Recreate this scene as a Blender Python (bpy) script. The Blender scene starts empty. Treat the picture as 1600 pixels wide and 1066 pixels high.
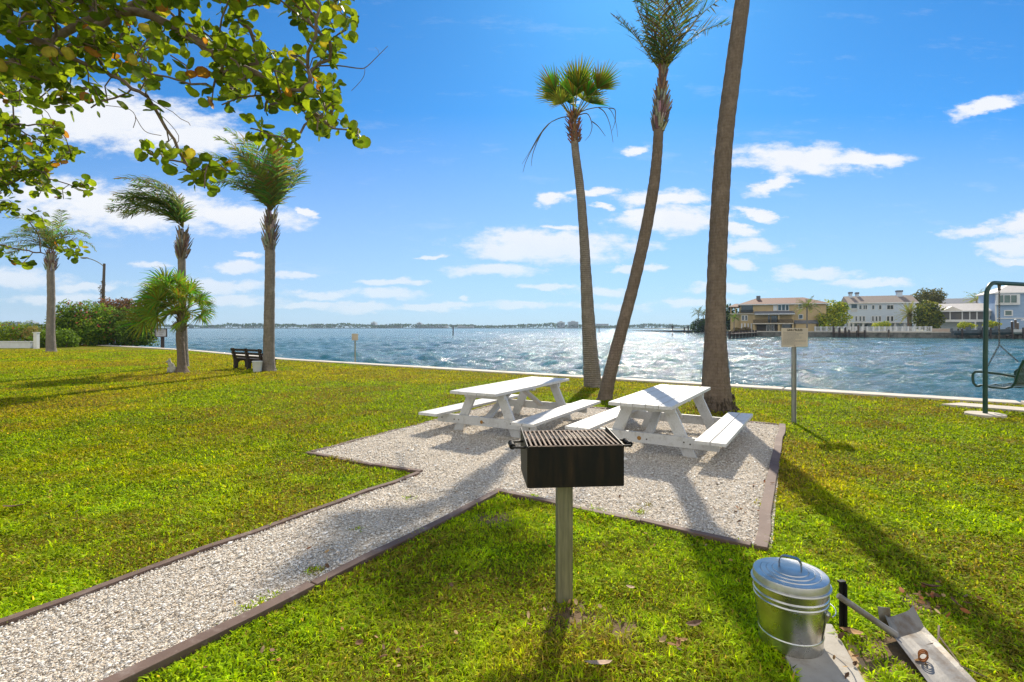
import bpy, bmesh, math, random
import numpy as np
from mathutils import Vector, Matrix
from mathutils.geometry import tessellate_polygon
random.seed(7); RNG = np.random.default_rng(7)
col = bpy.context.scene.collection
F, HY, CZ = 800.0, 512.0, 1.5
SUN_AZ, SUN_EL = math.radians(13.3), math.radians(38.5)
V = Vector
def gp(px, py, z=0.0):
    d = F*(CZ-z)/(py-HY); return V(((px-800)/F*d, d, z))
def pp(px, py, d):
    return V(((px-800)/F*d, d, CZ+(HY-py)/F*d))
def U(a, b): return random.uniform(a, b)

# ---------------------------------------------------------------- objects
def tag(o, label=None, cat=None, group=None, kind=None):
    if label: o['label'] = label
    if cat: o['category'] = cat
    if group: o['group'] = group
    if kind: o['kind'] = kind
    return o
def thing(name, loc, label, cat, group=None):
    o = bpy.data.objects.new(name, None); col.objects.link(o)
    o.location = loc; o.empty_display_size = .1
    return tag(o, label, cat, group)
def root_loc(p):
    v = V((0, 0, 0))
    while p is not None:
        v += p.location; p = p.parent
    return v
def link_mesh(name, me, mat, parent=None, smooth=False):
    me.materials.append(mat)
    if smooth: me.polygons.foreach_set('use_smooth', [True]*len(me.polygons))
    o = bpy.data.objects.new(name, me); col.objects.link(o)
    if parent is not None: o.parent = parent
    return o
def np_mesh(name, verts, faces, mat, cols=None, parent=None, smooth=False):
    verts = np.asarray(verts, dtype=np.float32)
    if parent is not None: verts = verts - np.array(root_loc(parent), dtype=np.float32)
    me = bpy.data.meshes.new(name)
    me.vertices.add(len(verts)); me.vertices.foreach_set('co', verts.ravel())
    if not isinstance(faces, (list, tuple)): faces = [faces]
    loops = np.concatenate([f.ravel() for f in faces]).astype(np.int32)
    tot = np.concatenate([np.full(len(f), f.shape[1]) for f in faces]).astype(np.int32)
    start = np.concatenate([[0], np.cumsum(tot)[:-1]]).astype(np.int32)
    me.loops.add(len(loops)); me.loops.foreach_set('vertex_index', loops)
    me.polygons.add(len(tot)); me.polygons.foreach_set('loop_start', start)
    me.polygons.foreach_set('loop_total', tot)
    me.update(calc_edges=True)
    if cols is not None:
        a = me.color_attributes.new('Col', 'FLOAT_COLOR', 'POINT')
        c = np.ones((len(verts), 4), dtype=np.float32); c[:, :3] = cols
        a.data.foreach_set('color', c.ravel())
    return link_mesh(name, me, mat, parent, smooth)

class MB:
    def __init__(s): s.v = []; s.f = []; s.c = []; s.cc = None
    def add(s, vs, fs, c=None):
        n = len(s.v); s.v += [tuple(v) for v in vs]; s.f += [tuple(i+n for i in f) for f in fs]
        s.c += [c or s.cc or (1, 1, 1)]*len(vs)
    def box(s, c, size, R=None, taper=1.0):
        hx, hy, hz = size[0]/2, size[1]/2, size[2]/2
        vs = []
        for z in (-1, 1):
            k = taper if z > 0 else 1
            for x, y in ((-1, -1), (1, -1), (1, 1), (-1, 1)):
                v = V((x*hx*k, y*hy*k, z*hz))
                vs.append((R @ v if R else v)+V(c))
        s.add(vs, [(3, 2, 1, 0), (4, 5, 6, 7), (0, 1, 5, 4), (1, 2, 6, 5), (2, 3, 7, 6), (3, 0, 4, 7)])
        return s
    def bar(s, a, b, w, h, up=V((0, 0, 1))):
        a, b = V(a), V(b); y = (b-a); L = y.length; y.normalize()
        x = y.cross(up)
        if x.length < 1e-4: x = y.cross(V((1, 0, 0)))
        x.normalize(); z = x.cross(y)
        R = Matrix((x, y, z)).transposed()
        return s.box((a+b)/2, (w, L, h), R)
    def tube(s, pts, rad, seg=8, cap=True, c=None, wob=0.0):
        pts = [V(p) for p in pts]
        if not hasattr(rad, '__len__'): rad = [rad]*len(pts)
        n0 = len(s.v); N = len(pts); x = None; vs = []
        for i, p in enumerate(pts):
            t = (pts[min(i+1, N-1)]-pts[max(i-1, 0)]).normalized()
            if x is None:
                x = t.cross(V((0, 0, 1)))
                if x.length < .05: x = t.cross(V((0, 1, 0)))
            x = (x-t*x.dot(t)).normalized(); y = t.cross(x)
            for k in range(seg):
                a = 2*math.pi*k/seg; r = rad[i]*(1+(U(-wob, wob) if wob else 0))
                vs.append(p+x*math.cos(a)*r+y*math.sin(a)*r)
        fs = [(i*seg+k, i*seg+(k+1) % seg, (i+1)*seg+(k+1) % seg, (i+1)*seg+k) for i in range(N-1) for k in range(seg)]
        if cap: fs += [tuple(reversed(range(seg))), tuple((N-1)*seg+k for k in range(seg))]
        s.add(vs, fs, c); return s
    def lathe(s, prof, c, seg=40, T=None):
        vs = []
        for r, z in prof:
            for k in range(seg):
                a = 2*math.pi*k/seg; v = V((r*math.cos(a), r*math.sin(a), z))
                vs.append((T @ v if T else v)+V(c))
        N = len(prof)
        fs = [(i*seg+k, i*seg+(k+1) % seg, (i+1)*seg+(k+1) % seg, (i+1)*seg+k) for i in range(N-1) for k in range(seg)]
        if prof[0][0] > 1e-4: fs.append(tuple(reversed(range(seg))))
        if prof[-1][0] > 1e-4: fs.append(tuple((N-1)*seg+k for k in range(seg)))
        s.add(vs, fs); return s
    def prism(s, poly, ext):
        """poly: list of 3-D points, extruded by vector ext"""
        poly = [V(p) for p in poly]; n = len(poly); ext = V(ext)
        tri = tessellate_polygon([poly])
        fs = [tuple(t) for t in tri]+[tuple(n+i for i in reversed(t)) for t in tri]
        fs += [(i, (i+1) % n, n+(i+1) % n, n+i) for i in range(n)]
        s.add(poly+[p+ext for p in poly], fs); return s
    def sph(s, c, r, n=8, sc=(1, 1, 1)):
        prof = [(math.sin(math.pi*i/n), -math.cos(math.pi*i/n)) for i in range(n+1)]
        vs = []; seg = n*2
        for a, z in prof:
            for k in range(seg):
                t = 2*math.pi*k/seg
                vs.append(V((a*math.cos(t)*r*sc[0], a*math.sin(t)*r*sc[1], z*r*sc[2]))+V(c))
        s.add(vs, [(i*seg+k, i*seg+(k+1) % seg, (i+1)*seg+(k+1) % seg, (i+1)*seg+k) for i in range(n) for k in range(seg)])
        return s
    def build(s, name, mat, parent=None, smooth=False, bevel=0, fix=True, colors=False):
        off = root_loc(parent)
        me = bpy.data.meshes.new(name)
        me.from_pydata([tuple(V(v)-off) for v in s.v], [], s.f)
        if colors:
            a = me.color_attributes.new('Col', 'FLOAT_COLOR', 'POINT')
            a.data.foreach_set('color', np.array([(*c, 1) for c in s.c], dtype=np.float32).ravel())
        if fix or bevel:
            bm = bmesh.new(); bm.from_mesh(me)
            if fix: bmesh.ops.recalc_face_normals(bm, faces=bm.faces)
            if bevel: bmesh.ops.bevel(bm, geom=[e for e in bm.edges if e.is_manifold and e.calc_face_angle(0) > .6], offset=bevel, segments=2, affect='EDGES', profile=.6)
            bm.to_mesh(me); bm.free()
        o = link_mesh(name, me, mat, parent)
        if smooth: me.shade_smooth() if smooth is True else None
        if smooth == 'auto':
            me.shade_smooth(); 
            try: me.set_sharp_from_angle(angle=math.radians(38))
            except Exception: pass
        return o

# ---------------------------------------------------------------- noise
def vnoise(x, y, seed=0):
    xi = np.floor(x).astype(np.int64); yi = np.floor(y).astype(np.int64); fx = x-xi; fy = y-yi
    fx = fx*fx*(3-2*fx); fy = fy*fy*(3-2*fy)
    def h(a, b):
        n = (a*374761393+b*668265263+seed*1442695) & 0x7fffffff
        n = ((n ^ (n >> 13))*1274126177) & 0x7fffffff
        return ((n ^ (n >> 16)) & 0xffff)/65535.0
    return (h(xi, yi)*(1-fx)+h(xi+1, yi)*fx)*(1-fy)+(h(xi, yi+1)*(1-fx)+h(xi+1, yi+1)*fx)*fy
def fbm(x, y, seed=0, o=4):
    s = 0; a = .5; t = 0
    for i in range(o):
        s = s+a*vnoise(x*2**i+17.3*i, y*2**i-9.1*i, seed+i); t += a; a *= .5
    return s/t
def inpoly(x, y, poly):
    c = np.zeros(x.shape, bool); n = len(poly)
    for i in range(n):
        x1, y1 = poly[i][:2]; x2, y2 = poly[(i+1) % n][:2]
        if y1 == y2: continue
        t = ((y1 > y) != (y2 > y)) & (x < (x2-x1)*(y-y1)/(y2-y1)+x1)
        c ^= t
    return c

# ---------------------------------------------------------------- materials
class NT:
    def __init__(s, nt): s.t = nt; s.n = nt.nodes; s.l = nt.links
    def new(s, typ, **kw):
        n = s.n.new(typ)
        for k, v in kw.items():
            if k.startswith('_'): setattr(n, k[1:], v)
        for k, v in kw.items():
            if k.startswith('_'): continue
            key = int(k[1:]) if k[0] == 'i' and k[1:].isdigit() else k.replace('__', ' ')
            if isinstance(v, bpy.types.NodeSocket): s.l.new(v, n.inputs[key])
            else: n.inputs[key].default_value = v
        return n
    def math(s, op, a, b=0.0, c=None, clamp=False):
        n = s.n.new('ShaderNodeMath'); n.operation = op; n.use_clamp = clamp
        for i, v in enumerate((a, b) if c is None else (a, b, c)):
            if isinstance(v, bpy.types.NodeSocket): s.l.new(v, n.inputs[i])
            else: n.inputs[i].default_value = v
        return n.outputs[0]
    def ramp(s, f, stops):
        n = s.n.new('ShaderNodeValToRGB'); s.l.new(f, n.inputs[0]); e = n.color_ramp.elements
        while len(e) < len(stops): e.new(.5)
        for i, (p, c) in enumerate(stops):
            e[i].position = p; e[i].color = (*c, 1) if len(c) == 3 else c
        return n.outputs[0]
    def mix(s, f, a, b, blend='MIX'):
        n = s.n.new('ShaderNodeMix'); n.data_type = 'RGBA'; n.blend_type = blend
        for i, v in ((0, f), (6, a), (7, b)):
            if isinstance(v, bpy.types.NodeSocket): s.l.new(v, n.inputs[i])
            elif i == 0: n.inputs[0].default_value = v
            else: n.inputs[i].default_value = (*v, 1)
        return n.outputs[2]
    def noise(s, vec, scale, detail=4, rough=.55, dist=0.0):
        return s.new('ShaderNodeTexNoise', Vector=vec, Scale=scale, Detail=detail, Roughness=rough, Distortion=dist).outputs[0]
def newmat(name):
    m = bpy.data.materials.new(name); m.use_nodes = True
    m.node_tree.nodes.clear(); return m, NT(m.node_tree)
def coords(t, sc=(1, 1, 1)):
    tc = t.new('ShaderNodeTexCoord')
    return t.new('ShaderNodeMapping', Vector=tc.outputs['Object'], Scale=sc).outputs[0]
def finish(t, surf, vol=None):
    o = t.new('ShaderNodeOutputMaterial'); t.l.new(surf, o.inputs[0])
def P(name, c1, c2=None, scale=6, stretch=(1, 1, 1), rough=.6, metal=0, bump=.0, bscale=None, spec=.5, lo=.35, hi=.65, c3=None, s3=1.5, lo3=.55, hi3=.7, rvar=.0, bdist=.01):
    m, t = newmat(name); v = coords(t, stretch)
    n = t.noise(v, scale, 5, .6)
    c = t.ramp(n, [(lo, c1), (hi, c2 or c1)])
    if c3:
        n3 = t.noise(v, s3, 6, .65)
        c = t.mix(t.ramp(n3, [(lo3, (0, 0, 0)), (hi3, (1, 1, 1))]), c, c3)
    b = t.new('ShaderNodeBsdfPrincipled', Metallic=metal, Roughness=rough)
    b.inputs['Specular IOR Level'].default_value = spec
    t.l.new(c, b.inputs['Base Color'])
    if rvar:
        t.l.new(t.math('ADD', t.math('MULTIPLY', n, rvar), rough-rvar/2), b.inputs['Roughness'])
    if bump:
        bn = t.noise(v, bscale or scale*4, 6, .65)
        bp = t.new('ShaderNodeBump', Strength=bump, Distance=bdist, Height=bn)
        t.l.new(bp.outputs[0], b.inputs['Normal'])
    finish(t, b.outputs[0]); return m
def leafmat(name, trans=.45, rough=.45, boost=1.0, spec=.35, tcol=(1.25, 1.25, .55)):
    m, t = newmat(name)
    a = t.new('ShaderNodeVertexColor', _layer_name='Col').outputs[0]
    n = t.noise(coords(t), 25, 3)
    a = t.mix(1, a, t.ramp(n, [(.3, (.75*boost,)*3), (.7, (1.2*boost,)*3)]), 'MULTIPLY')
    b = t.new('ShaderNodeBsdfPrincipled', Roughness=rough); b.inputs['Specular IOR Level'].default_value = spec
    t.l.new(a, b.inputs['Base Color'])
    tr = t.new('ShaderNodeBsdfTranslucent', Color=t.mix(1, a, tcol, 'MULTIPLY'))
    mx = t.new('ShaderNodeMixShader', i0=trans, i1=b.outputs[0], i2=tr.outputs[0])
    finish(t, mx.outputs[0]); return m
def vcolmat(name, rough=.7, bump=.3, bscale=60, metal=0):
    m, t = newmat(name); v = coords(t)
    a = t.new('ShaderNodeVertexColor', _layer_name='Col').outputs[0]
    n = t.noise(v, bscale, 4)
    a = t.mix(1, a, t.ramp(n, [(.3, (.7,)*3), (.7, (1.25,)*3)]), 'MULTIPLY')
    b = t.new('ShaderNodeBsdfPrincipled', Roughness=rough, Metallic=metal); t.l.new(a, b.inputs['Base Color'])
    bp = t.new('ShaderNodeBump', Strength=bump, Distance=.01, Height=n); t.l.new(bp.outputs[0], b.inputs['Normal'])
    finish(t, b.outputs[0]); return m

M = {}
M['leaf'] = leafmat('leaf', .5, .5, 1.15, .12)
M['leaf_far'] = leafmat('leaf_far', .35, .6, 1.25, .15)
M['grassblade'] = leafmat('grassblade', .5, .6, 1.0, .1, (1.35, 1.25, .5))
M['palmleaf'] = leafmat('palmleaf', .5, .6, 1.6, .12)
M['dry'] = vcolmat('dry', .8, .4, 40)
M['shell'] = vcolmat('shell', .75, .2, 150)
M['white_wood'] = P('white_wood', (.60, .60, .59), (.52, .52, .50), 3, (1, 1, 1), .42, bump=.08, bscale=30, c3=(.40, .36, .29), s3=7, lo3=.60, hi3=.82)
M['rust_knot'] = P('rust_knot', (.42, .22, .04), (.25, .12, .03), 80, rough=.8)
M['bolt'] = P('bolt', (.18, .17, .15), (.08, .06, .05), 60, rough=.5, metal=.7)
M['brownboard'] = P('brownboard', (.105, .062, .045), (.165, .108, .082), 3, (1, 1, 1), .75, bump=.35, bscale=70, c3=(.25, .195, .165), s3=9, lo3=.55, hi3=.75, bdist=.004)
M['black_steel'] = P('black_steel', (.006, .006, .006), (.014, .013, .012), 5, rough=.55, spec=.3, metal=0, bump=.15, bscale=50, c3=(.10, .055, .025), s3=(4), lo3=.6, hi3=.75, rvar=.25, bdist=.003)
M['rusty_grate'] = P('rusty_grate', (.06, .042, .032), (.21, .15, .11), 22, rough=.7, metal=.4, bump=.3)
M['grill_inside'] = P('grill_inside', (.32, .2, .12), (.12, .08, .05), 14, rough=.95, bump=.3)
M['galv'] = P('galv', (.56, .56, .54), (.68, .68, .66), 14, rough=.28, metal=1, rvar=.2, bump=.12, bscale=9, c3=(.42, .41, .38), s3=7, lo3=.5, hi3=.7, bdist=.006)
M['galv_post'] = P('galv_post', (.20, .19, .13), (.32, .30, .20), 9, (8, 8, .6), .5, metal=.6, rvar=.2)
M['alu'] = P('alu', (.27, .255, .23), (.19, .18, .165), 12, rough=.55, metal=.3, bump=.4, bscale=30, c3=(.15, .115, .08), s3=11, lo3=.5, hi3=.68, bdist=.004)
M['sign_panel'] = P('sign_panel', (.55, .47, .38), (.46, .40, .33), 6, rough=.5, c3=(.3, .2, .12), s3=14, lo3=.68, hi3=.8)
M['sign_grey'] = P('sign_grey', (.5, .5, .52), (.36, .35, .38), 8, rough=.5)
M['ink'] = P('ink', (.05, .04, .035), rough=.6)
M['ink2'] = P('ink2', (.22, .20, .2), rough=.6)
M['green_paint'] = P('green_paint', (.006, .040, .026), (.009, .055, .036), 8, rough=.38, bump=.03)
M['concrete'] = P('concrete', (.52, .46, .38), (.62, .56, .47), 3, rough=.85, bump=.25, bscale=60, c3=(.38, .34, .29), s3=2, lo3=.58, hi3=.75)
M['paver'] = P('paver', (.36, .33, .28), (.44, .41, .36), 9, rough=.85, bump=.25, bscale=90, c3=(.24, .19, .14), s3=6, lo3=.55, hi3=.75)
M['soil'] = P('soil', (.10, .062, .03), (.19, .125, .065), 10, rough=.95, bump=.5)
M['darkwood'] = P('darkwood', (.035, .022, .018), (.06, .04, .032), 10, rough=.7, bump=.3)
M['pole'] = P('pole', (.10, .075, .055), (.15, .115, .09), 6, (4, 4, .6), .85, bump=.3)
M['whitepaint'] = P('whitepaint', (.74, .75, .75), (.66, .66, .66), 4, rough=.5)
M['plaster_y'] = P('plaster_y', (.47, .345, .17), (.55, .41, .22), .8, rough=.85)
M['plaster_b'] = P('plaster_b', (.52, .60, .70), (.58, .66, .74), .8, (1, 1, 6), .8)
M['plaster_b2'] = P('plaster_b2', (.26, .38, .56), (.31, .43, .6), .8, (1, 1, 6), .8)
M['tile_red'] = P('tile_red', (.19, .078, .045), (.13, .062, .042), 3, rough=.8, bump=.3, bscale=6, bdist=.1)
M['shingle'] = P('shingle', (.20, .165, .14), (.26, .21, .18), 3, rough=.85)
M['metal_roof'] = P('metal_roof', (.68, .62, .55), (.76, .70, .62), 2, rough=.45)
M['slate'] = P('slate', (.12, .13, .15), (.16, .17, .19), 2, rough=.7)
M['glass_dark'] = P('glass_dark', (.02, .028, .035), (.05, .065, .075), .6, rough=.08, spec=.8)
M['glass_green'] = P('glass_green', (.05, .10, .085), (.09, .15, .13), .8, rough=.08, spec=.8)
M['recess_shade'] = P('recess_shade', (.06, .05, .045), (.11, .09, .075), 1, rough=.9)
M['stone_bank'] = P('stone_bank', (.14, .135, .12), (.24, .23, .2), 1.5, rough=.9, bump=.4, bdist=.1, c3=(.04, .05, .035), s3=.8, lo3=.5, hi3=.7)
M['paving'] = P('paving', (.48, .37, .29), (.56, .45, .36), 1, rough=.9)
M['boat_grey'] = P('boat_grey', (.05, .07, .085), (.09, .11, .13), 2, rough=.35)
M['boat_white'] = P('boat_white', (.75, .74, .72), rough=.3)
M['far_tower'] = P('far_tower', (.42, .44, .46), (.52, .54, .56), .02, rough=.8)
M['orange_pot'] = P('orange_pot', (.28, .11, .05), (.35, .16, .08), 4, rough=.8)
M['statue'] = P('statue', (.5, .47, .4), (.3, .3, .27), 9, rough=.9, bump=.3, bscale=40)
def trunkmat(name, c1, c2, ring=26, dark=.5, crack=1.0, rs=.35):
    m, t = newmat(name); v = coords(t)
    w = t.new('ShaderNodeTexWave', _wave_type='BANDS', _bands_direction='Z', Vector=v, Scale=ring/6.3, Distortion=3.2, Detail=4, Detail__Scale=2.2)
    n = t.noise(t.new('ShaderNodeMapping', Vector=v, Scale=(9, 9, 3.2)).outputs[0], 2.5, 8, .75)
    n2 = t.noise(t.new('ShaderNodeMapping', Vector=v, Scale=(14, 14, 1.0)).outputs[0], 2.2, 8, .78)
    c = t.ramp(n, [(.3, c1), (.7, c2)])
    c = t.mix(t.math('MULTIPLY', w.outputs[1], rs), c, tuple(x*dark for x in c1))
    c = t.mix(t.ramp(n2, [(.55, (0, 0, 0)), (.75, (1, 1, 1))]), c, tuple(x*dark*.8 for x in c1))
    bl = t.noise(v, 3.1, 6, .7); c = t.mix(t.ramp(bl, [(.5, (0, 0, 0)), (.72, (.6,)*3)]), c, tuple(x*1.35 for x in c2))
    b = t.new('ShaderNodeBsdfPrincipled', Roughness=.9); t.l.new(c, b.inputs['Base Color']); b.inputs['Specular IOR Level'].default_value = .2
    h = t.math('ADD', t.math('MULTIPLY', w.outputs[1], -1.2*rs), t.math('ADD', t.math('MULTIPLY', n, .5), t.math('MULTIPLY', n2, -crack)))
    bp = t.new('ShaderNodeBump', Strength=.8, Distance=.03, Height=h); t.l.new(bp.outputs[0], b.inputs['Normal'])
    finish(t, b.outputs[0]); return m
M['trunk_brown'] = trunkmat('trunk_brown', (.155, .115, .085), (.275, .215, .165), 34, .45, 1.9, .13)
M['trunk_grey'] = trunkmat('trunk_grey', (.20, .17, .14), (.32, .275, .23), 40, .55, .7)
M['bark'] = P('bark', (.13, .09, .06), (.22, .17, .12), 14, rough=.9, bump=.4)

m, t = newmat('firebox'); v = coords(t)
st = t.noise(t.new('ShaderNodeMapping', Vector=v, Scale=(1, 1, .12)).outputs[0], 16, 5, .6); sp = t.noise(v, 60, 5, .7)
c = t.ramp(st, [(.45, (.005, .005, .005)), (.64, (.022, .014, .008)), (.78, (.06, .036, .018))])
c = t.mix(t.ramp(sp, [(.66, (0, 0, 0)), (.76, (.5,)*3)]), c, (.03, .028, .025))
b = t.new('ShaderNodeBsdfPrincipled', Roughness=.5); b.inputs['Specular IOR Level'].default_value = .3; t.l.new(c, b.inputs['Base Color'])
bp = t.new('ShaderNodeBump', Strength=.3, Distance=.003, Height=sp); t.l.new(bp.outputs[0], b.inputs['Normal'])
finish(t, b.outputs[0]); M['firebox'] = m
M['dark_steel'] = P('dark_steel', (.16, .17, .18), (.24, .25, .26), 20, rough=.35, metal=1)

m, t = newmat('painted_wood'); tc_ = t.new('ShaderNodeTexCoord').outputs['Object']
v = t.new('ShaderNodeMapping', Vector=tc_, Rotation=(0, 0, math.radians(-59))).outputs[0]
gr = t.noise(t.new('ShaderNodeMapping', Vector=v, Scale=(1.2, 30, 30)).outputs[0], 3, 6, .6)
di = t.noise(t.new('ShaderNodeMapping', Vector=v, Scale=(1, 2.2, 2.2)).outputs[0], 5, 7, .7)
sp = t.noise(v, 55, 4, .6)
c = t.ramp(gr, [(.3, (.54, .53, .51)), (.6, (.62, .62, .61))])
c = t.mix(t.ramp(di, [(.52, (0, 0, 0)), (.78, (.8,)*3)]), c, (.33, .30, .25))
c = t.mix(t.ramp(sp, [(.68, (0, 0, 0)), (.76, (.7,)*3)]), c, (.30, .27, .22))
b = t.new('ShaderNodeBsdfPrincipled', Roughness=.5); t.l.new(c, b.inputs['Base Color'])
bp = t.new('ShaderNodeBump', Strength=.5, Distance=.003, Height=gr); t.l.new(bp.outputs[0], b.inputs['Normal'])
finish(t, b.outputs[0]); M['white_wood'] = m
M['galv_dull'] = P('galv_dull', (.58, .57, .54), (.70, .69, .66), 12, rough=.46, metal=1, rvar=.25, bump=.15, bscale=12, c3=(.45, .43, .39), s3=8, lo3=.5, hi3=.7, bdist=.004)
M['root'] = P('root', (.055, .04, .028), (.10, .075, .05), 14, rough=.95, bump=.5)
M['sign_post'] = P('sign_post', (.26, .26, .25), (.40, .40, .38), 9, (8, 8, .6), .5, metal=.6, rvar=.2)
SKYTINT = (.205, .66, 1.0); SKYS = .10; SUNS = 4.8; EXPO = 0.42; CLOUD = 7.4; HORIZ = (5.0, 5.4, 6.8); BACK_FILL = 9.0
GRASSD = 13000; WAVE = .95; WB1 = .30; WB2 = .085; WC1 = (.014, .080, .085); WC2 = (.028, .125, .125); HAZE = .00016; DENO = True
# ================================================================= world, sun, camera
sc = bpy.context.scene
w = bpy.data.worlds.new('World'); sc.world = w; w.use_nodes = True
w.node_tree.nodes.clear(); t = NT(w.node_tree)
sky = t.new('ShaderNodeTexSky', _sky_type='NISHITA', _sun_disc=False)
sky.sun_elevation = SUN_EL; sky.sun_rotation = SUN_AZ
sky.air_density = 1.0; sky.dust_density = .25; sky.ozone_density = 3.5; sky.altitude = 0
tc = t.new('ShaderNodeTexCoord').outputs['Generated']
sep = t.new('ShaderNodeSeparateXYZ', Vector=tc)
yy = t.math('MAXIMUM', sep.outputs[1], .12)
u = t.math('DIVIDE', sep.outputs[0], yy); v = t.math('DIVIDE', sep.outputs[2], yy)
uv = t.new('ShaderNodeCombineXYZ', X=u, Y=v, Z=0.0).outputs[0]
# a domain warp makes the outlines ragged
wn = t.new('ShaderNodeTexNoise', Vector=t.new('ShaderNodeMapping', Vector=uv, Scale=(1, 2.4, 1)).outputs[0], Scale=9, Detail=7, Roughness=.62)
wv = t.new('ShaderNodeVectorMath', _operation='SUBTRACT', i0=wn.outputs[1], i1=(.5, .5, .5)).outputs[0]
wv = t.new('ShaderNodeVectorMath', _operation='MULTIPLY', i0=wv, i1=(.16, .05, 0)).outputs[0]
uvw = t.new('ShaderNodeVectorMath', _operation='ADD', i0=uv, i1=wv).outputs[0]
CL = [(860, 384, 150, 27, 0), (800, 390, 80, 16, 0), (775, 422, 75, 12, 0), (1250, 250, 130, 25, 0), (1345, 252, 95, 12, -.03), (1212, 288, 42, 16, -.4), (1055, 343, 95, 23, 0), (1140, 352, 50, 12, .3),
      (1035, 309, 75, 15, 0), (988, 238, 30, 8, -.1), (1175, 386, 52, 14, 0), (1150, 411, 30, 10, 0), (1275, 425, 75, 10, 0), (1360, 440, 75, 9, 0),
      (1538, 165, 72, 13, -.25), (1520, 363, 60, 13, 0), (1600, 350, 70, 26, -.3), (1590, 386, 50, 16, 0), (1590, 407, 45, 7, 0),
      (130, 182, 270, 52, .12), (300, 215, 120, 24, .1), (200, 325, 190, 42, .05), (90, 300, 120, 24, 0), (370, 338, 105, 20, .06), (370, 415, 60, 10, 0), (345, 446, 90, 13, 0), (30, 438, 85, 18, 0),
      (610, 461, 55, 11, 0), (505, 459, 80, 8, 0), (940, 455, 65, 9, 0), (850, 447, 40, 5, 0), (865, 313, 38, 9, 0), (925, 302, 40, 7, -.1), (940, 322, 18, 5, 0), (478, 336, 18, 6, .3),
      (1135, 451, 70, 10, 0), (330, 470, 120, 10, 0), (720, 468, 14, 5, 0), (1010, 330, 40, 10, 0), (880, 355, 40, 6, 0), (235, 415, 30, 7, 0), (460, 430, 40, 6, 0), (620, 440, 60, 6, 0), (690, 480, 90, 6, 0), (560, 480, 70, 6, 0), (820, 478, 80, 6, 0), (960, 480, 60, 6, 0), (1090, 475, 70, 7, 0), (260, 450, 60, 9, 0), (90, 470, 90, 9, 0), (140, 450, 60, 9, 0), (400, 395, 30, 6, 0), (1480, 470, 60, 6, 0), (1000, 420, 50, 6, 0), (680, 400, 30, 4, 0), (1180, 335, 40, 8, .3), (490, 475, 60, 6, 0)]
m = None
for (cx, cy, rx, ry, rot) in CL:
    mp = t.new('ShaderNodeMapping', _vector_type='TEXTURE', Vector=uvw, Location=((cx-800)/F, (HY-cy)/F, 0), Rotation=(0, 0, -rot), Scale=(1.16*rx/F, 1.18*ry/F, 1))
    L = t.new('ShaderNodeVectorMath', _operation='LENGTH', i0=mp.outputs[0]).outputs[1]
    L = t.math('SUBTRACT', 1.0, L); m = L if m is None else t.math('MAXIMUM', m, L)
fn = t.noise(t.new('ShaderNodeMapping', Vector=uv, Scale=(1, 2.2, 1)).outputs[0], 16, 8, .66)
m2 = t.math('ADD', m, t.math('MULTIPLY', t.math('SUBTRACT', fn, .5), 1.5))
mr = t.new('ShaderNodeMapRange', _interpolation_type='SMOOTHSTEP', Value=m2); mr.inputs[1].default_value = .0; mr.inputs[2].default_value = .6
front = t.math('GREATER_THAN', sep.outputs[1], .13)
# thin high wisps
wz = t.new('ShaderNodeMapping', Vector=uv, Rotation=(0, 0, .25), Scale=(2.0, 9, 1)).outputs[0]
wisp = t.ramp(t.noise(wz, 2.2, 8, .7), [(.56, (0, 0, 0)), (.85, (.28,)*3)])
mask = t.math('MULTIPLY', mr.outputs[0], front)
mask = t.math('MAXIMUM', t.math('MULTIPLY', mask, .96), t.math('MULTIPLY', wisp, front))
# clouds near the horizon fade into the air
el = t.new('ShaderNodeMapRange', Value=v); el.inputs[1].default_value = .0; el.inputs[2].default_value = .22; el.inputs[3].default_value = .45; el.inputs[4].default_value = 1
mask = t.math('MULTIPLY', mask, el.outputs[0])
skyc = t.mix(1, sky.outputs[0], SKYTINT, 'MULTIPLY')
# paler band over the horizon
hz = t.ramp(v, [(0, (1, 1, 1)), (.14, (.66,)*3), (.42, (.02,)*3), (.7, (0, 0, 0))])
skyc = t.mix(t.math('MULTIPLY', hz, .7), skyc, HORIZ)
cs = t.ramp(t.noise(uv, 12, 5), [(.3, (.93, .95, .98)), (.7, (1, 1, 1))])
cloudc = t.mix(1, cs, (CLOUD*.985, CLOUD*.995, CLOUD*1.02), 'MULTIPLY')
fin = t.mix(mask, skyc, cloudc)
# bright clouds added unseen behind the viewer as fill light
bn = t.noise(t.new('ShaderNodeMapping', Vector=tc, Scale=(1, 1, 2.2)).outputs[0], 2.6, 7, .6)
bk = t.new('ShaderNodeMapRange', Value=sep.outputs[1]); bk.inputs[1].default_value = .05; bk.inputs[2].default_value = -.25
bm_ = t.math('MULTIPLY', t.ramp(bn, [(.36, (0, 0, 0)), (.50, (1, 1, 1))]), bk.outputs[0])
fin = t.mix(bm_, fin, (BACK_FILL, BACK_FILL*.97, BACK_FILL*.92))
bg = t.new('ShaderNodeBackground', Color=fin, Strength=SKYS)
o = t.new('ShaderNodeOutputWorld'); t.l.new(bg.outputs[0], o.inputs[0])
w.cycles.sampling_method = 'MANUAL'; w.cycles.sample_map_resolution = 512

sl = bpy.data.lights.new('sun', 'SUN'); sl.energy = SUNS; sl.angle = math.radians(.53); sl.color = (1, .90, .74)
so = bpy.data.objects.new('sun', sl); col.objects.link(so)
sd = V((math.sin(SUN_AZ)*math.cos(SUN_EL), math.cos(SUN_AZ)*math.cos(SUN_EL), math.sin(SUN_EL)))
so.rotation_euler = sd.to_track_quat('Z', 'Y').to_euler(); so.location = sd*30

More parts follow.
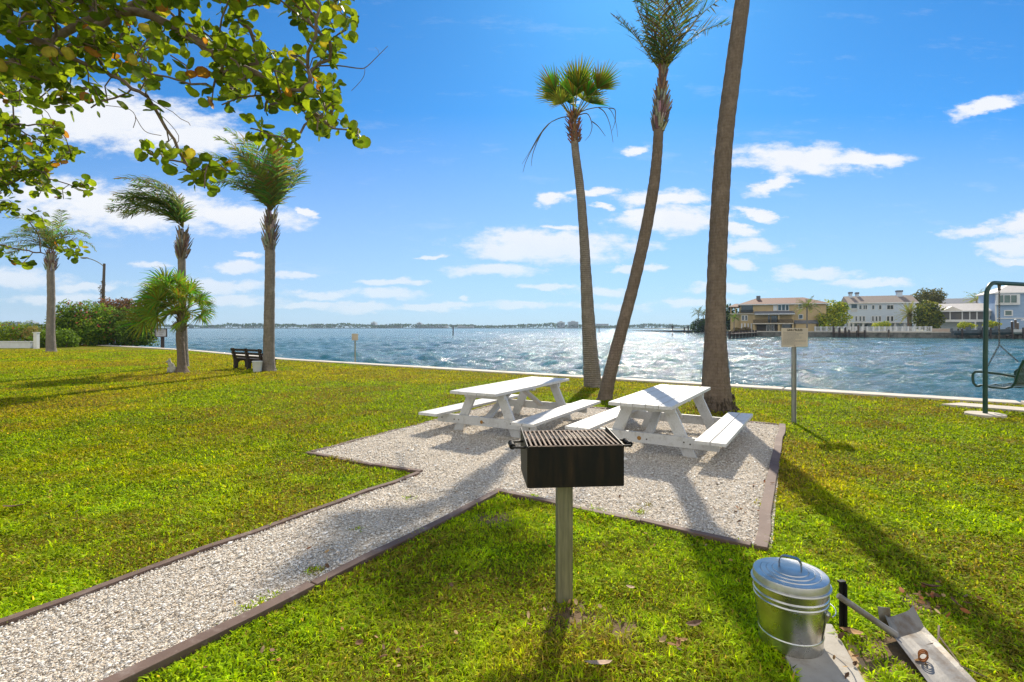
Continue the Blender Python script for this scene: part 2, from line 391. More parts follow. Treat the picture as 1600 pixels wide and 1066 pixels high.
cam = bpy.data.cameras.new('camera'); co = bpy.data.objects.new('camera', cam); col.objects.link(co)
co.location = (0, 0, CZ); co.rotation_euler = (math.pi/2, 0, 0)
cam.sensor_width = 36; cam.lens = 18; cam.shift_y = -21/1600; cam.clip_end = 20000; cam.clip_start = .05
sc.camera = co
sc.view_settings.view_transform = 'Standard'; sc.view_settings.look = 'None'; sc.view_settings.gamma = 1
sc.view_settings.exposure = EXPO
try: sc.view_settings.use_curve_mapping = False
except Exception: pass
sc.cycles.use_denoising = DENO; sc.cycles.denoising_prefilter = 'NONE'; sc.cycles.denoising_input_passes = 'RGB_ALBEDO_NORMAL'
sc.cycles.max_bounces = 6; sc.cycles.transmission_bounces = 4; sc.cycles.volume_bounces = 0
sc.cycles.sample_clamp_indirect = 4

# ================================================================= ground
WALL = [(60, -24), (9.77, 9.77), (-10.6, 23.5), (-20.1, 32.2), (-27, 37.5), (-46, 50), (-80, 62)]   # lawn side of the seawall
PAD = [(-2.41, 6.09), (-.95, 5.22), (-4.6, -.78), (-3.95, -1.6), (-.12, 4.62), (1.74, 3.43), (4.14, 7.82), (0, 10.48)]
lawn_poly = [(60, -40)]+WALL+[(-120, 62), (-120, -40)]
m, t = newmat('lawn'); v = coords(t)
n1 = t.noise(v, .35, 5, .6); n2 = t.noise(v, 2.6, 6, .65); n3 = t.noise(v, 40, 4, .7)
c = t.ramp(n2, [(.32, (.10, .14, .004)), (.5, (.18, .20, .005)), (.68, (.26, .22, .008))])
c = t.mix(t.ramp(n1, [(.46, (0, 0, 0)), (.68, (.75,)*3)]), c, (.34, .22, .012))
c = t.mix(1, c, t.ramp(n3, [(.25, (.4,)*3), (.75, (1.45,)*3)]), 'MULTIPLY')
b = t.new('ShaderNodeBsdfPrincipled', Roughness=.9); b.inputs['Specular IOR Level'].default_value = .1; t.l.new(c, b.inputs['Base Color'])
h = t.math('ADD', n3, t.math('MULTIPLY', t.noise(v, 9, 4), 2.0))
bp = t.new('ShaderNodeBump', Strength=.9, Distance=.05, Height=h); t.l.new(bp.outputs[0], b.inputs['Normal'])
finish(t, b.outputs[0]); M['lawn'] = m
mb = MB(); pl = [V((x, y, 0)) for x, y in lawn_poly]
mb.add(pl, [tuple(q) for q in tessellate_polygon([pl])])
tag(mb.build('lawn', m), kind='structure')

# gravel bed: sheet + loose shell
mb = MB(); pl = [V((x, y, .010)) for x, y in PAD]
mb.add(pl, [tuple(q) for q in tessellate_polygon([pl])])
m, t = newmat('shell_bed'); v = coords(t)
vo = t.new('ShaderNodeTexVoronoi', Vector=v, Scale=70); vo2 = t.new('ShaderNodeTexVoronoi', Vector=v, Scale=38)
c = t.ramp(vo.outputs['Color'], [(.1, (.34, .28, .20)), (.5, (.60, .52, .42)), (.9, (.78, .71, .61))])
c = t.mix(t.ramp(t.noise(v, 1.4, 5), [(.45, (0, 0, 0)), (.75, (.5,)*3)]), c, (.42, .35, .27))
b = t.new('ShaderNodeBsdfPrincipled', Roughness=.85); t.l.new(c, b.inputs['Base Color'])
h = t.math('ADD', vo.outputs[0], t.math('MULTIPLY', vo2.outputs[0], 1.3))
bp = t.new('ShaderNodeBump', Strength=1, Distance=.012, Height=h, _invert=True); t.l.new(bp.outputs[0], b.inputs['Normal'])
finish(t, b.outputs[0])
tag(mb.build('gravel_path', m), kind='structure')

def scatter_xy(dmin, dmax, dens, pw, d0, wide=1.12, extra=.6):
    """points with density dens*(d0/d)^pw per m2 in front of the camera position"""
    ds = np.linspace(dmin, dmax, 200); out = []
    for a, b in zip(ds[:-1], ds[1:]):
        mid = (a+b)/2; W = 2*(mid*wide+extra); n = int(dens*min(1, (d0/mid))**pw*W*(b-a))
        out.append(np.stack([RNG.uniform(-W/2, W/2, n), RNG.uniform(a, b, n)], 1))
    return np.concatenate(out)
# shell pieces: squashed irregular octahedra
pts = scatter_xy(.9, 10.6, 12500, 1.35, 2.8)
pts = pts[inpoly(pts[:, 0], pts[:, 1], PAD)]; n = len(pts)
d = np.maximum(pts[:, 1], 2)
size = RNG.lognormal(math.log(.0043), .42, n)*(d/3.2)**.34
oct_ = np.array([(1, 0, 0), (0, 1, 0), (-1, 0, 0), (0, -1, 0), (0, 0, 1), (0, 0, -1)], float)
vv = oct_[None]*RNG.uniform(.55, 1.3, (n, 6, 1)); vv += RNG.uniform(-.25, .25, (n, 6, 3)); vv[:, :, 2] *= .42; vv[:, :, 0] *= RNG.uniform(.8, 1.6, (n, 1))
a = RNG.uniform(0, 6.28, n); b_ = RNG.normal(0, .28, n)
x = vv[:, :, 0]*np.cos(b_)[:, None]-vv[:, :, 2]*np.sin(b_)[:, None]; z = vv[:, :, 0]*np.sin(b_)[:, None]+vv[:, :, 2]*np.cos(b_)[:, None]
y = vv[:, :, 1]; X = x*np.cos(a)[:, None]-y*np.sin(a)[:, None]; Y = x*np.sin(a)[:, None]+y*np.cos(a)[:, None]
vv = np.stack([X, Y, z], 2)*size[:, None, None]
vv[:, :, 0] += pts[:, 0, None]; vv[:, :, 1] += pts[:, 1, None]; vv[:, :, 2] += (.012+size*.35+RNG.uniform(0, .005, n))[:, None]
fo = np.array([(0, 1, 4), (1, 2, 4), (2, 3, 4), (3, 0, 4), (1, 0, 5), (2, 1, 5), (3, 2, 5), (0, 3, 5)])
ff = (fo[None]+(np.arange(n)*6)[:, None, None]).reshape(-1, 3)
pal = np.array([(.87, .83, .75), (.81, .76, .67), (.72, .63, .52), (.90, .87, .82), (.48, .38, .27), (.58, .51, .42), (.30, .25, .19)])
cc = pal[RNG.choice(7, n, p=[.3, .24, .12, .18, .05, .07, .04])]*RNG.uniform(.85, 1.08, (n, 1))
g = tag(np_mesh('gravel', vv.reshape(-1, 3), ff, M['shell'], np.repeat(cc, 6, 0)), 'loose white and cream crushed shell covering path and pad', 'gravel', kind='stuff')

# grass blades -------------------------------------------------------
PAVER = [(1.29, 2.60), (1.60, 2.56), (1.46, 2.08), (1.19, 2.10)]
SCOOP = [(1.775, 2.46), (1.995, 2.53), (1.905, 2.0), (1.69, 2.02)]
SLAB = [gp(1471, 634.8), gp(1600, 645.5), gp(1650, 640), gp(1502, 632.5)]
SLAB[1] = SLAB[0]+(SLAB[1]-SLAB[0])*1.9; SLAB[2] = SLAB[3]+(SLAB[1]-SLAB[0])
FOOT = [(8.06+.32*math.cos(a), 8.72+.32*math.sin(a)) for a in np.linspace(0, 6.28, 17)[:-1]]
def grass(pts, k=1.0):
    n = len(pts); x0, y0 = pts[:, 0], pts[:, 1]; d = np.hypot(x0, y0)
    big = fbm(x0*.33, y0*.33, 3); mid = fbm(x0*1.7, y0*1.7, 9); fine = fbm(x0*7, y0*7, 21, 2)
    lod = (np.maximum(d, 2.2)/2.6)
    h = (.016+.036*mid*RNG.uniform(.3, 1.3, n)+.018*(fine-.3))*k*(1+.05*lod); h = np.clip(h*(.6+.8*vnoise(x0*17, y0*17, 71)), .010, .085)
    wd = RNG.uniform(.0020, .0046, n)*lod**.62
    az = RNG.uniform(0, 6.283, n); lean = np.clip(RNG.normal(1.02, .34, n), .05, 1.5)
    dx, dy = np.cos(az), np.sin(az); sx, sy = -dy, dx
    # twist the blade so that it does not always face the same way
    hz = h*np.cos(lean*.6); hr = h*np.sin(lean*.6); tz = hz*.55+h*.5*np.cos(lean*1.3); tr = hr*.55+h*.55*np.sin(np.minimum(lean*1.3, 1.57))+hr*.3
    z0 = -.004
    b0 = np.stack([x0-sx*wd*.4, y0-sy*wd*.4, np.full(n, z0)], 1); b1 = np.stack([x0+sx*wd*.4, y0+sy*wd*.4, np.full(n, z0)], 1)
    mx, my = x0+dx*hr*.6, y0+dy*hr*.6; mz = hz*.6; tw = RNG.uniform(-.5, .5, n)*wd
    m0 = np.stack([mx-sx*wd, my-sy*wd, mz+tw], 1); m1 = np.stack([mx+sx*wd, my+sy*wd, mz-tw], 1)
    tp = np.stack([x0+dx*tr, y0+dy*tr, np.maximum(tz, .004)], 1)
    vv = np.stack([b0, b1, m1, m0, tp], 1).reshape(-1, 3); i = np.arange(n)*5
    q = np.stack([i, i+1, i+2, i+3], 1); tr3 = np.stack([i+3, i+2, i+4], 1)
    r = RNG.random(n); green = np.array((.175, .30, .004)); lime = np.array((.37, .475, .005)); straw = np.array((.55, .40, .07)); gold = np.array((.41, .38, .006)); dark = np.array((.07, .12, .006))
    far = np.clip((d-6)/14, 0, 1)
    yel = np.clip((big-.47)*4.2+far*.14+(mid-.5)*2.0+.24, 0, 1)
    c = green+(lime-green)*RNG.random((n, 1))**.8
    c = c*(1-yel[:, None]*.75)+gold*yel[:, None]*.75
    c = np.where((r < .03+.10*yel)[:, None], straw*RNG.uniform(.5, 1.15, (n, 1)), c)
    c = np.where(((r > .93-.1*(mid < .42)))[:, None], dark, c)
    clump = fbm(x0*3.3, y0*3.3, 61, 3); tuft = vnoise(x0*17, y0*17, 71)
    c = c*RNG.uniform(.7, 1.25, (n, 1))*(.55+.62*clump+.34*tuft)[:, None]*(1+.55*np.clip((8-d)/5.5, 0, 1))[:, None]  # small clump shadows put into colour; nearer blades lightened against the shade between them
    brown = np.clip((fbm(x0*.9+31, y0*.9, 91, 4)-.55)*7, 0, 1)*(RNG.random(n) < .55)
    c = c*(1-brown[:, None]*.8)+np.array((.33, .225, .05))*RNG.uniform(.6, 1.2, (n, 1))*brown[:, None]*.8
    return vv, q, tr3, np.repeat(c, 5, 0)
pts = scatter_xy(.9, 34, GRASSD, 1.75, 2.7, 1.28, 1.1)
ok = ~inpoly(pts[:, 0], pts[:, 1], PAD) & ~inpoly(pts[:, 0], pts[:, 1], PAVER) & ~inpoly(pts[:, 0], pts[:, 1], SCOOP) & ~inpoly(pts[:, 0], pts[:, 1], SLAB) & ~inpoly(pts[:, 0], pts[:, 1], FOOT) & inpoly(pts[:, 0], pts[:, 1], lawn_poly)
# bare, worn spots
bare = fbm(pts[:, 0]*1.3+5, pts[:, 1]*1.3, 44, 5)
keep = RNG.random(len(pts)) > np.clip((bare-.66)*6, 0, .5)
spot = np.zeros(len(pts))
for (bx, by, br) in [(.33, 2.65, .20), (-.12, 4.0, .20), (.55, 2.55, .18), (1.75, 2.35, .22), (2.2, 2.75, .13), (-2.15, 3.9, .18), (1.55, 2.3, .25)]:
    spot = np.maximum(spot, np.clip(1-np.hypot(pts[:, 0]-bx, pts[:, 1]-by)/br, 0, 1))
keep &= RNG.random(len(pts)) > spot*1.1
weeds = []
for (px, py, s, k_) in [(945, 855, .03, 70), (1000, 803, .03, 60), (490, 895, .03, 90), (424, 938, .035, 110), (400, 956, .04, 90), (372, 972, .03, 60), (925, 803, .04, 70), (640, 780, .03, 40), (1190, 790, .03, 40), (1240, 745, .03, 40), (1120, 690, .05, 60), (830, 780, .03, 50), (560, 830, .02, 30), (1010, 792, .03, 50)]:
    c_ = gp(px, py); weeds.append(np.stack([RNG.normal(c_.x, s, k_), RNG.normal(c_.y, s, k_)], 1))
pts = np.concatenate([pts[ok & keep]]+weeds)
vv, q, t3, cc = grass(pts)
tag(np_mesh('grass', vv, [q, t3], M['grassblade'], cc), 'short bright green and yellow backlit lawn grass', 'grass', kind='stuff')
# bare soil under the worn spots (sheet just above the lawn sheet)
mb = MB()
for (bx, by, br) in [(.33, 2.62, .24), (-.12, 4.0, .22), (.62, 2.5, .2), (1.75, 2.33, .28), (2.2, 2.75, .16), (1.5, 2.25, .25)]:
    ring = [V((bx+br*math.cos(a)*U(.6, 1.1), by+br*math.sin(a)*U(.6, 1.1), .003+.0005*bx)) for a in np.linspace(0, 6.28, 17)[:-1]]
    mb.add(ring, [tuple(q_) for q_ in tessellate_polygon([ring])])
tag(mb.build('bare_soil', M['soil']), kind='structure')

# leaf litter
def leafshape(mb, c, L, W, az, pitch, roll, curl, colr):
    R = Matrix.Rotation(az, 3, 'Z') @ Matrix.Rotation(pitch, 3, 'Y') @ Matrix.Rotation(roll, 3, 'X')
    vs = []
    for i, (s, wv_) in enumerate(((-.5, .05), (-.3, .7), (0, 1), (.3, .75), (.5, .05))):
        for k in (-1, 0, 1):
            vs.append(V(c)+R @ V((s*L, k*wv_*W/2, curl*L*(s*s*1.6+.5*abs(k)*wv_*.4))))
    mb.add(vs, [(i*3+k, i*3+k+1, i*3+k+4, i*3+k+3) for i in range(4) for k in (0, 1)], colr)
DRY = [(.26, .12, .035), (.34, .19, .07), (.17, .08, .03), (.42, .28, .13), (.30, .10, .025), (.11, .055, .025)]
mb = MB()
for (px, py, s, n) in [(1450, 935, 36, 20), (1440, 960, 30, 6), (1330, 1000, 24, 9), (900, 960, 45, 8), (1050, 1010, 30, 10), (700, 900, 120, 3), (860, 900, 100, 3), (400, 1040, 90, 8), (590, 1020, 80, 8), (1330, 1050, 26, 7),
                       (1440, 1052, 40, 4), (1120, 870, 60, 5), (1500, 960, 60, 10), (60, 800, 50, 12), (250, 700, 150, 5), (1040, 860, 200, 8), (650, 740, 40, 6), (480, 860, 60, 4), (1190, 760, 25, 8), (1160, 810, 30, 8), (700, 640, 300, 8), (1350, 700, 150, 8), (800, 1000, 200, 6)]:
    for _ in range(n):
        p = gp(px+random.gauss(0, s*.5), max(py+random.gauss(0, s*.3), 560))
        leafshape(mb, p+V((0, 0, U(.02, .05))), U(.02, .05), U(.010, .026), U(0, 6.3), U(-.6, .6), U(-.8, .8), U(-.3, .6), random.choice(DRY))
tag(mb.build('leaf_litter', M['dry'], fix=False, colors=True), 'small dry brown leaves scattered over the grass', 'leaf litter', kind='stuff')
for i, (px, py, L, lab) in enumerate([(935, 1054, .13, 'large tan dry leaf on grass at the bottom edge of the photo'), (1330, 1003, .10, 'curled dark brown dry leaf beside the black stake'), (985, 930, .05, 'pale bleached leaf scrap lying between grill post and can'),
                              (1085, 990, .08, 'rusty brown dry leaf in grass left of the metal can'), (22, 801, .16, 'long grey brown fallen leaf on lawn at far left'), (120, 821, .06, 'small round brown leaf on lawn left of the path'), (1452, 930, .12, 'biggest red brown leaf of the pile above the scoop')]):
    mb = MB(); leafshape(mb, gp(px, py)+V((0, 0, .045)), L, L*.5, U(-.4, .4), U(-.25, .25), U(-.5, .5), U(.2, .6), (.42, .29, .2) if i in (0, 2) else random.choice(DRY))
    tag(mb.build('fallen_leaf', M['dry'], fix=False, colors=True), lab, 'leaf', 'dry leaves lying on the grass')

# seawall cap ---------------------------------------------------------
def offs(poly, w):
    out = []
    for i, p in enumerate(poly):
        a = V(poly[max(i-1, 0)]); b = V(poly[min(i+1, len(poly)-1)]); tdir = (b-a).normalized()
        nrm = V((tdir.y, -tdir.x))
        out.append(V(p)+nrm*w)
    return out
sw = thing('seawall', (9.77, 9.77, 0), 'long pale concrete seawall edging the lawn along the water', 'seawall')
inner = [V(p) for p in WALL]; outer = offs(WALL, .5)
if outer[2].y < inner[2].y: outer = offs(WALL, -.5)
def strip(mb, A, B, z0, z1):
    for i in range(len(A)-1):
        n = max(1, int((A[i+1]-A[i]).length/4))
        for k in range(n):
            f0, f1 = k/n+.0008, (k+1)/n-.0008
            a, b_, c_, d_ = A[i].lerp(A[i+1], f0), A[i].lerp(A[i+1], f1), B[i].lerp(B[i+1], f1), B[i].lerp(B[i+1], f0)
            mb.prism([(a.x, a.y, z0), (b_.x, b_.y, z0), (c_.x, c_.y, z0), (d_.x, d_.y, z0)], (0, 0, z1-z0))
mb = MB(); strip(mb, inner, outer, -.15, .055); mb.build('cap', M['concrete'], sw, bevel=.012)
if (outer[2]-inner[2]).dot(V((.5, .8))) < 0: print('SEAWALL SIDE?')
mid_ = [a.lerp(b, .15) for a, b in zip(inner, outer)]; mid2 = [a.lerp(b, .8) for a, b in zip(inner, outer)]
mb = MB(); strip(mb, mid_, mid2, -3, -.152); mb.build('wall', M['concrete'], sw)

# edging boards ---------------------------------------------------------
def board(a, b, w, zt, lab, side=0, seg=1):
    a, b = V((*a, 0)), V((*b, 0)); mb = MB(); dirv = (b-a).normalized(); nrm = V((dirv.y, -dirv.x, 0))
    n = max(2, int((b-a).length/.35)); pts_ = []
    for i in range(n+1):
        p = a.lerp(b, i/n)+nrm*(side*w/2+(U(-.012, .012) if 0 < i < n else 0)); pts_.append(p)
    vs = []; fs = []
    for i, p in enumerate(pts_):
        zz = zt+U(-.006, .006)
        vs += [p-nrm*w/2+V((0, 0, -.05)), p+nrm*w/2+V((0, 0, -.05)), p+nrm*w/2+V((0, 0, zz)), p-nrm*w/2+V((0, 0, zz))]
    for i in range(n):
        for k in range(4): fs.append((i*4+k, i*4+(k+1) % 4, i*4+4+(k+1) % 4, i*4+4+k))
    fs += [(0, 1, 2, 3), (n*4+3, n*4+2, n*4+1, n*4)]
    mb.add(vs, fs)
    # nail heads / knots as small raised dots
    o_ = mb.build('edging_board', M['brownboard'], bevel=.006)
    tag(o_, lab, 'edging board', 'brown boards edging the shell path and pad')
G = PAD
board(G[1], G[2], .055, .034, 'weathered brown board along the left edge of the shell path')
board((-.10, 4.66), (-1.14, 2.94), .065, .036, 'brown board along upper right edge of the path, next to the pad corner')
board((-1.15, 2.93), G[3], .075, .042, 'wide brown board along lower right edge of the path, at the bottom of the photo')
board((-2.44, 6.09), (-1.5, 5.52), .06, .028, 'brown board at the pad\'s far left corner')
board((-1.49, 5.53), (-.93, 5.24), .06, .034, 'short brown board meeting the path edge at pad\'s left notch')
board((-.10, 4.60), (.98, 3.90), .055, .035, 'low brown board on pad\'s near edge, behind the grill post')
board((.99, 3.91), (1.62, 3.47), .06, .035, 'brown board on pad\'s near edge, ending by the metal can')
board((1.66, 3.42), (4.12, 7.80), .085, .036, 'wide purple brown board along the right side of the pad')
board((4.08, 7.86), (.9, 9.90), .06, .03, 'thin brown board along far edge of pad beneath the palms')
board((-2.40, 6.12), (-.05, 10.44), .055, .02, 'thin brown board on left side of pad beside left picnic table')

# ================================================================= water
def waves(x, y, sp):
    rg = np.random.default_rng(3); h = np.zeros_like(x)
    for i in range(84):
        lam = .28*(4.2/.28)**(rg.random()**1.15); k = 2*math.pi/lam
        th = math.radians(205)+rg.normal(0, .75); ph = rg.random()*6.28
        amp = WAVE*lam**.92*.0074; fade = np.clip((lam/(sp*2.6))-1, 0, 1)
        wob = .8*np.sin(x*.07+i)+.8*np.cos(y*.05+i*2)
        s = np.sin(k*(x*math.cos(th)+y*math.sin(th))+ph+wob)
        h += amp*fade*(s+.35*(1-np.abs(s))*1.0)
    return h*(.7+.6*fbm(x*.06, y*.06, 5, 2))
NA, NR = 1150, 760
ang = np.linspace(-1.45, 1.35, NA); rr = 8*(1900/8)**(np.linspace(0, 1, NR)**1.0)
A_, R_ = np.meshgrid(ang, rr); X = R_*np.sin(A_); Y = R_*np.cos(A_)
Z = np.minimum(-.72+waves(X, Y, R_*math.log(1900/8)/NR), -.25)
iv = (np.arange(NR-1)[:, None]*NA+np.arange(NA-1)[None]).ravel()
ff = np.stack([iv, iv+NA, iv+NA+1, iv+1], 1)
m, t = newmat('bay_water'); v = coords(t)
b1_ = t.noise(t.new('ShaderNodeMapping', Vector=v, Rotation=(0, 0, .5), Scale=(1, 2.0, 1)).outputs[0], 1.1, 6, .62, .4)
b2_ = t.noise(t.new('ShaderNodeMapping', Vector=v, Rotation=(0, 0, .2), Scale=(1, 1.7, 1)).outputs[0], 5.5, 4, .6)
wp = t.ramp(t.noise(t.new('ShaderNodeMapping', Vector=v, Rotation=(0, 0, .35), Scale=(.35, 1.3, 1)).outputs[0], .22, 6, .68), [(.36, (.25,)*3), (.62, (1,)*3)])
b1_ = t.math('MULTIPLY', b1_, wp); b2_ = t.math('MULTIPLY', b2_, wp)   # wind patches
bp1 = t.new('ShaderNodeBump', Strength=1, Distance=WB1, Height=b1_)
bp2 = t.new('ShaderNodeBump', Strength=1, Distance=WB2, Height=b2_, Normal=bp1.outputs[0])
wc = t.ramp(t.noise(t.new('ShaderNodeMapping', Vector=v, Scale=(.6, 1.6, 1)).outputs[0], .10, 4, .6), [(.35, WC1), (.65, WC2)])
b = t.new('ShaderNodeBsdfPrincipled', Roughness=.11, IOR=1.33, Normal=bp2.outputs[0]); t.l.new(wc, b.inputs['Base Color']); b.inputs['Specular IOR Level'].default_value = .40
finish(t, b.outputs[0])
tag(np_mesh('water', np.stack([X.ravel(), Y.ravel(), Z.ravel()], 1), ff, m, smooth=True), kind='structure')
# ================================================================= picnic tables
def picnic(center, ang, L, lab):
    # the feet of both tables are sunk into the shell bed, so tops and benches sit low
    T = thing('picnic_table', (center[0], center[1], 0), lab, 'picnic table', 'white picnic tables standing on the shell pad')
    ca, sa = math.cos(ang), math.sin(ang); R = Matrix.Rotation(ang, 3, 'Z'); lat = V((-sa, ca, 0)); xdir = V((ca, sa, 0))
    def W(x, y, z): return V((center[0]+x*ca-y*sa, center[1]+x*sa+y*ca, z))
    TW = .74; n = 5; pw = TW/n
    mb = MB()
    for i in range(n): mb.box(W(U(-.003, .003), -TW/2+pw*(i+.5), .609+U(-.0015, .0015)), (L, pw-.010, .040), R)
    mb.build('tabletop', M['white_wood'], T, bevel=.005)
    for s in (-1, 1):
        mb = MB()
        for k in (0, 1): mb.box(W(U(-.003, .003), s*(.685+k*.166), .268), (L, .156, .038), R)
        mb.build('bench_seat', M['white_wood'], T, bevel=.005)
    for ex in (-1, 1):
        X0 = ex*(L/2-.34)
        for s in (-1, 1):
            mb = MB(); a = W(X0-ex*.024, s*.225, .588); b = W(X0-ex*.024, s*.505, -.03); h = .074
            mb.prism([p-xdir*.022 for p in (a+lat*h, a-lat*h, b-lat*h, b+lat*h)], xdir*.044); mb.build('leg', M['white_wood'], T, bevel=.003)
        mb = MB(); mb.box(W(X0+ex*.0245, 0, .1865), (.044, 1.62, .123), R); mb.build('cross_beam', M['white_wood'], T, bevel=.003)
        mb = MB(); mb.box(W(X0+ex*.0245, 0, .549), (.044, .66, .078), R); mb.build('top_cleat', M['white_wood'], T, bevel=.003)
        for yy_ in (-.72, -.50, -.43, .0, .43, .51, .73):
            zz_ = .187+U(-.03, .03); MB().tube([W(X0+ex*.043, yy_, zz_), W(X0+ex*.050, yy_, zz_)], .010, 10).build('bolt', M['bolt'], T)
        mb = MB(); mb.lathe([(0.0001, 0), (.026, 0), (.026, .0012), (.0001, .0012)], W(X0+ex*.0468, U(-.2, .2), .18), 10, Matrix.Rotation(ang, 3, 'Z') @ Matrix.Rotation(ex*math.pi/2, 3, 'Y'))
        mb.build('rust_stain', M['rust_knot'], T)
        mb = MB(); mb.bar(W(X0-ex*.01, 0, .20), W(X0-ex*(L/2-.46), 0, .575), .095, .040); mb.build('brace', M['white_wood'], T, bevel=.003)
    mb = MB(); mb.box(W(0, 0, .569), (.095, .64, .038), R); mb.build('centre_cleat', M['white_wood'], T)
    return T
picnic((.063, 7.912), math.radians(59.8), 2.40, 'left white wooden picnic table, nearer the open lawn')
picnic((2.021, 6.756), math.radians(58.2), 2.20, 'right white wooden picnic table, directly behind the grill, with a shadow bar on its top')

# ================================================================= park grill
gx, gy = .285, 2.80
T = thing('park_grill', (gx, gy, 0), 'black steel park grill box on a square metal post beside the path', 'grill')
ang = math.radians(4.5); R = Matrix.Rotation(ang, 3, 'Z'); ctr = V((.318, 2.835, 0))
def W(x, y, z): return ctr+R @ V((x, y, z))
mb = MB(); mb.box((gx, gy, .32), (.084, .084, .74), R)
mb.build('post', M['galv_post'], T, bevel=.010)
mb = MB(); mb.lathe([(.068, .655), (.068, .672), (.045, .674)], (gx, gy, 0), 20); mb.box((gx-.05, gy-.01, .662), (.05, .02, .014), R); mb.build('collar', M['black_steel'], T)
hw, hd = .252, .178; zb, zt = .674, .884; th = .005
mb = MB()
mb.box(W(0, 0, zb), (2*hw, 2*hd, th), R)
mb.box(W(0, -hd, (zb+zt)/2), (2*hw, th, zt-zb), R)
mb.box(W(0, hd, (zb+.835)/2), (2*hw, th, .835-zb), R)
for s in (-1, 1):
    mb.prism([W(s*hw-.0025, -hd-.001, zb), W(s*hw-.0025, hd*.55, zb), W(s*hw-.0025, hd+.004, zb+.06), W(s*hw-.0025, hd+.004, zt+.034), W(s*hw-.0025, -hd-.001, zt+.004)], R @ V((th, 0, 0)))
mb.build('firebox', M['firebox'], T)
mb = MB(); mb.box(W(0, 0, zb+.045), (2*hw-.014, 2*hd-.014, .03), R); mb.build('ash_bed', M['grill_inside'], T)
mb = MB()
for i in range(19):
    x = -hw+.022+i*(2*hw-.044)/18
    mb.bar(W(x, -hd+.006, zt+.001), W(x, hd-.004, zt+.010), .0105, .009)
mb.bar(W(-hw+.008, -hd+.004, zt-.002), W(hw-.008, -hd+.004, zt-.002), .010, .010)
mb.bar(W(-hw+.008, hd-.004, zt+.006), W(hw-.008, hd-.004, zt+.006), .010, .010)
mb.bar(W(-hw+.008, .02, zt-.008), W(hw-.008, .02, zt-.008), .022, .007)
mb.build('grate', M['rusty_grate'], T, bevel=.0015)
for s in (-1, 1):
    mb = MB(); e = s*hw
    P0 = W(e, .055, zt-.022); P1 = W(e+s*.062, .05, zt-.022); P2 = W(e+s*.07, .035, zt-.022); P3 = W(e+s*.07, -.075, zt-.022); P4 = W(e+s*.062, -.088, zt-.022); P5 = W(e, -.095, zt-.022)
    mb.tube([P0, P1, P2, P3, P4, P5], .0062, 8)
    h_ = mb.build('handle', M['black_steel'], T, smooth='auto')
    mb = MB(); pts_ = []
    for i in range(9*12+1):
        a = i/12*2*math.pi; f = i/(9*12); c = W(e+s*.07, -.068+.10*f, zt-.022)
        pts_.append(c+R @ V((math.cos(a)*.0125, 0, math.sin(a)*.0125)))
    mb.tube(pts_, .0048, 6); mb.build('coil', M['black_steel'], h_, smooth=True)

# ================================================================= grill rules sign
T = thing('rules_sign', (4.40, 8.0, 0), 'tan GRILL RULES sign on a thin metal post in the grass', 'sign')
mb = MB()
mb.box((4.40, 8.0, .66), (.052, .007, 1.34)); mb.box((4.372, 7.992, .66), (.007, .03, 1.34)); mb.box((4.428, 7.992, .66), (.007, .03, 1.34))
mb.build('post', M['sign_post'], T)
mb = MB(); mb.box((4.40, 7.972, 1.345), (.415, .006, .295)); pn = mb.build('panel', M['sign_panel'], T, bevel=.002)
def text_mesh(s, size, loc, name, mat, parent, rot=(math.pi/2, 0, 0), depth=.0012):
    cu = bpy.data.curves.new('t', 'FONT'); cu.body = s; cu.size = size; cu.align_x = 'CENTER'; cu.extrude = depth; cu.offset = size*.024
    ob = bpy.data.objects.new('t', cu); col.objects.link(ob)
    dg = bpy.context.evaluated_depsgraph_get(); me = bpy.data.meshes.new_from_object(ob.evaluated_get(dg))
    col.objects.unlink(ob); bpy.data.objects.remove(ob)
    me.transform(Matrix.Translation(V(loc)-root_loc(parent)) @ Matrix.Rotation(rot[2], 4, 'Z') @ Matrix.Rotation(rot[0], 4, 'X'))
    me.materials.clear(); return link_mesh(name, me, mat, parent)
text_mesh('GRILL RULES', .043, (4.40, 7.968, 1.448), 'heading', M['ink'], pn)
mb = MB(); rr_ = random.Random(5)
for i in range(11):   # rows too small to read in the photograph
    z = 1.428-i*.0185; x = 4.222
    end = 4.222+(.33 if i % 3 else .22)*rr_.uniform(.7, 1.05)
    while x < end:
        wd = rr_.uniform(.008, .026); mb.box((x+wd/2, 7.9682, z), (wd, .0012, .0065)); x += wd+.005
mb.build('small_print', M['ink2'], pn)
for z in (1.475, 1.215): MB().tube([(4.40, 7.972, z), (4.40, 7.962, z)], .007, 8).build('bolt', M['bolt'], T)
# little sign at the water's edge
T = thing('shore_sign', (-6.80, 22.2, 0), 'small square tan sign on a thin post by the seawall', 'sign')
MB().box((-6.80, 22.2, .5), (.05, .03, 1.4)).build('post', M['galv_post'], T)
MB().box((-6.80, 22.17, 1.09), (.27, .02, .29)).build('panel', M['sign_panel'], T)
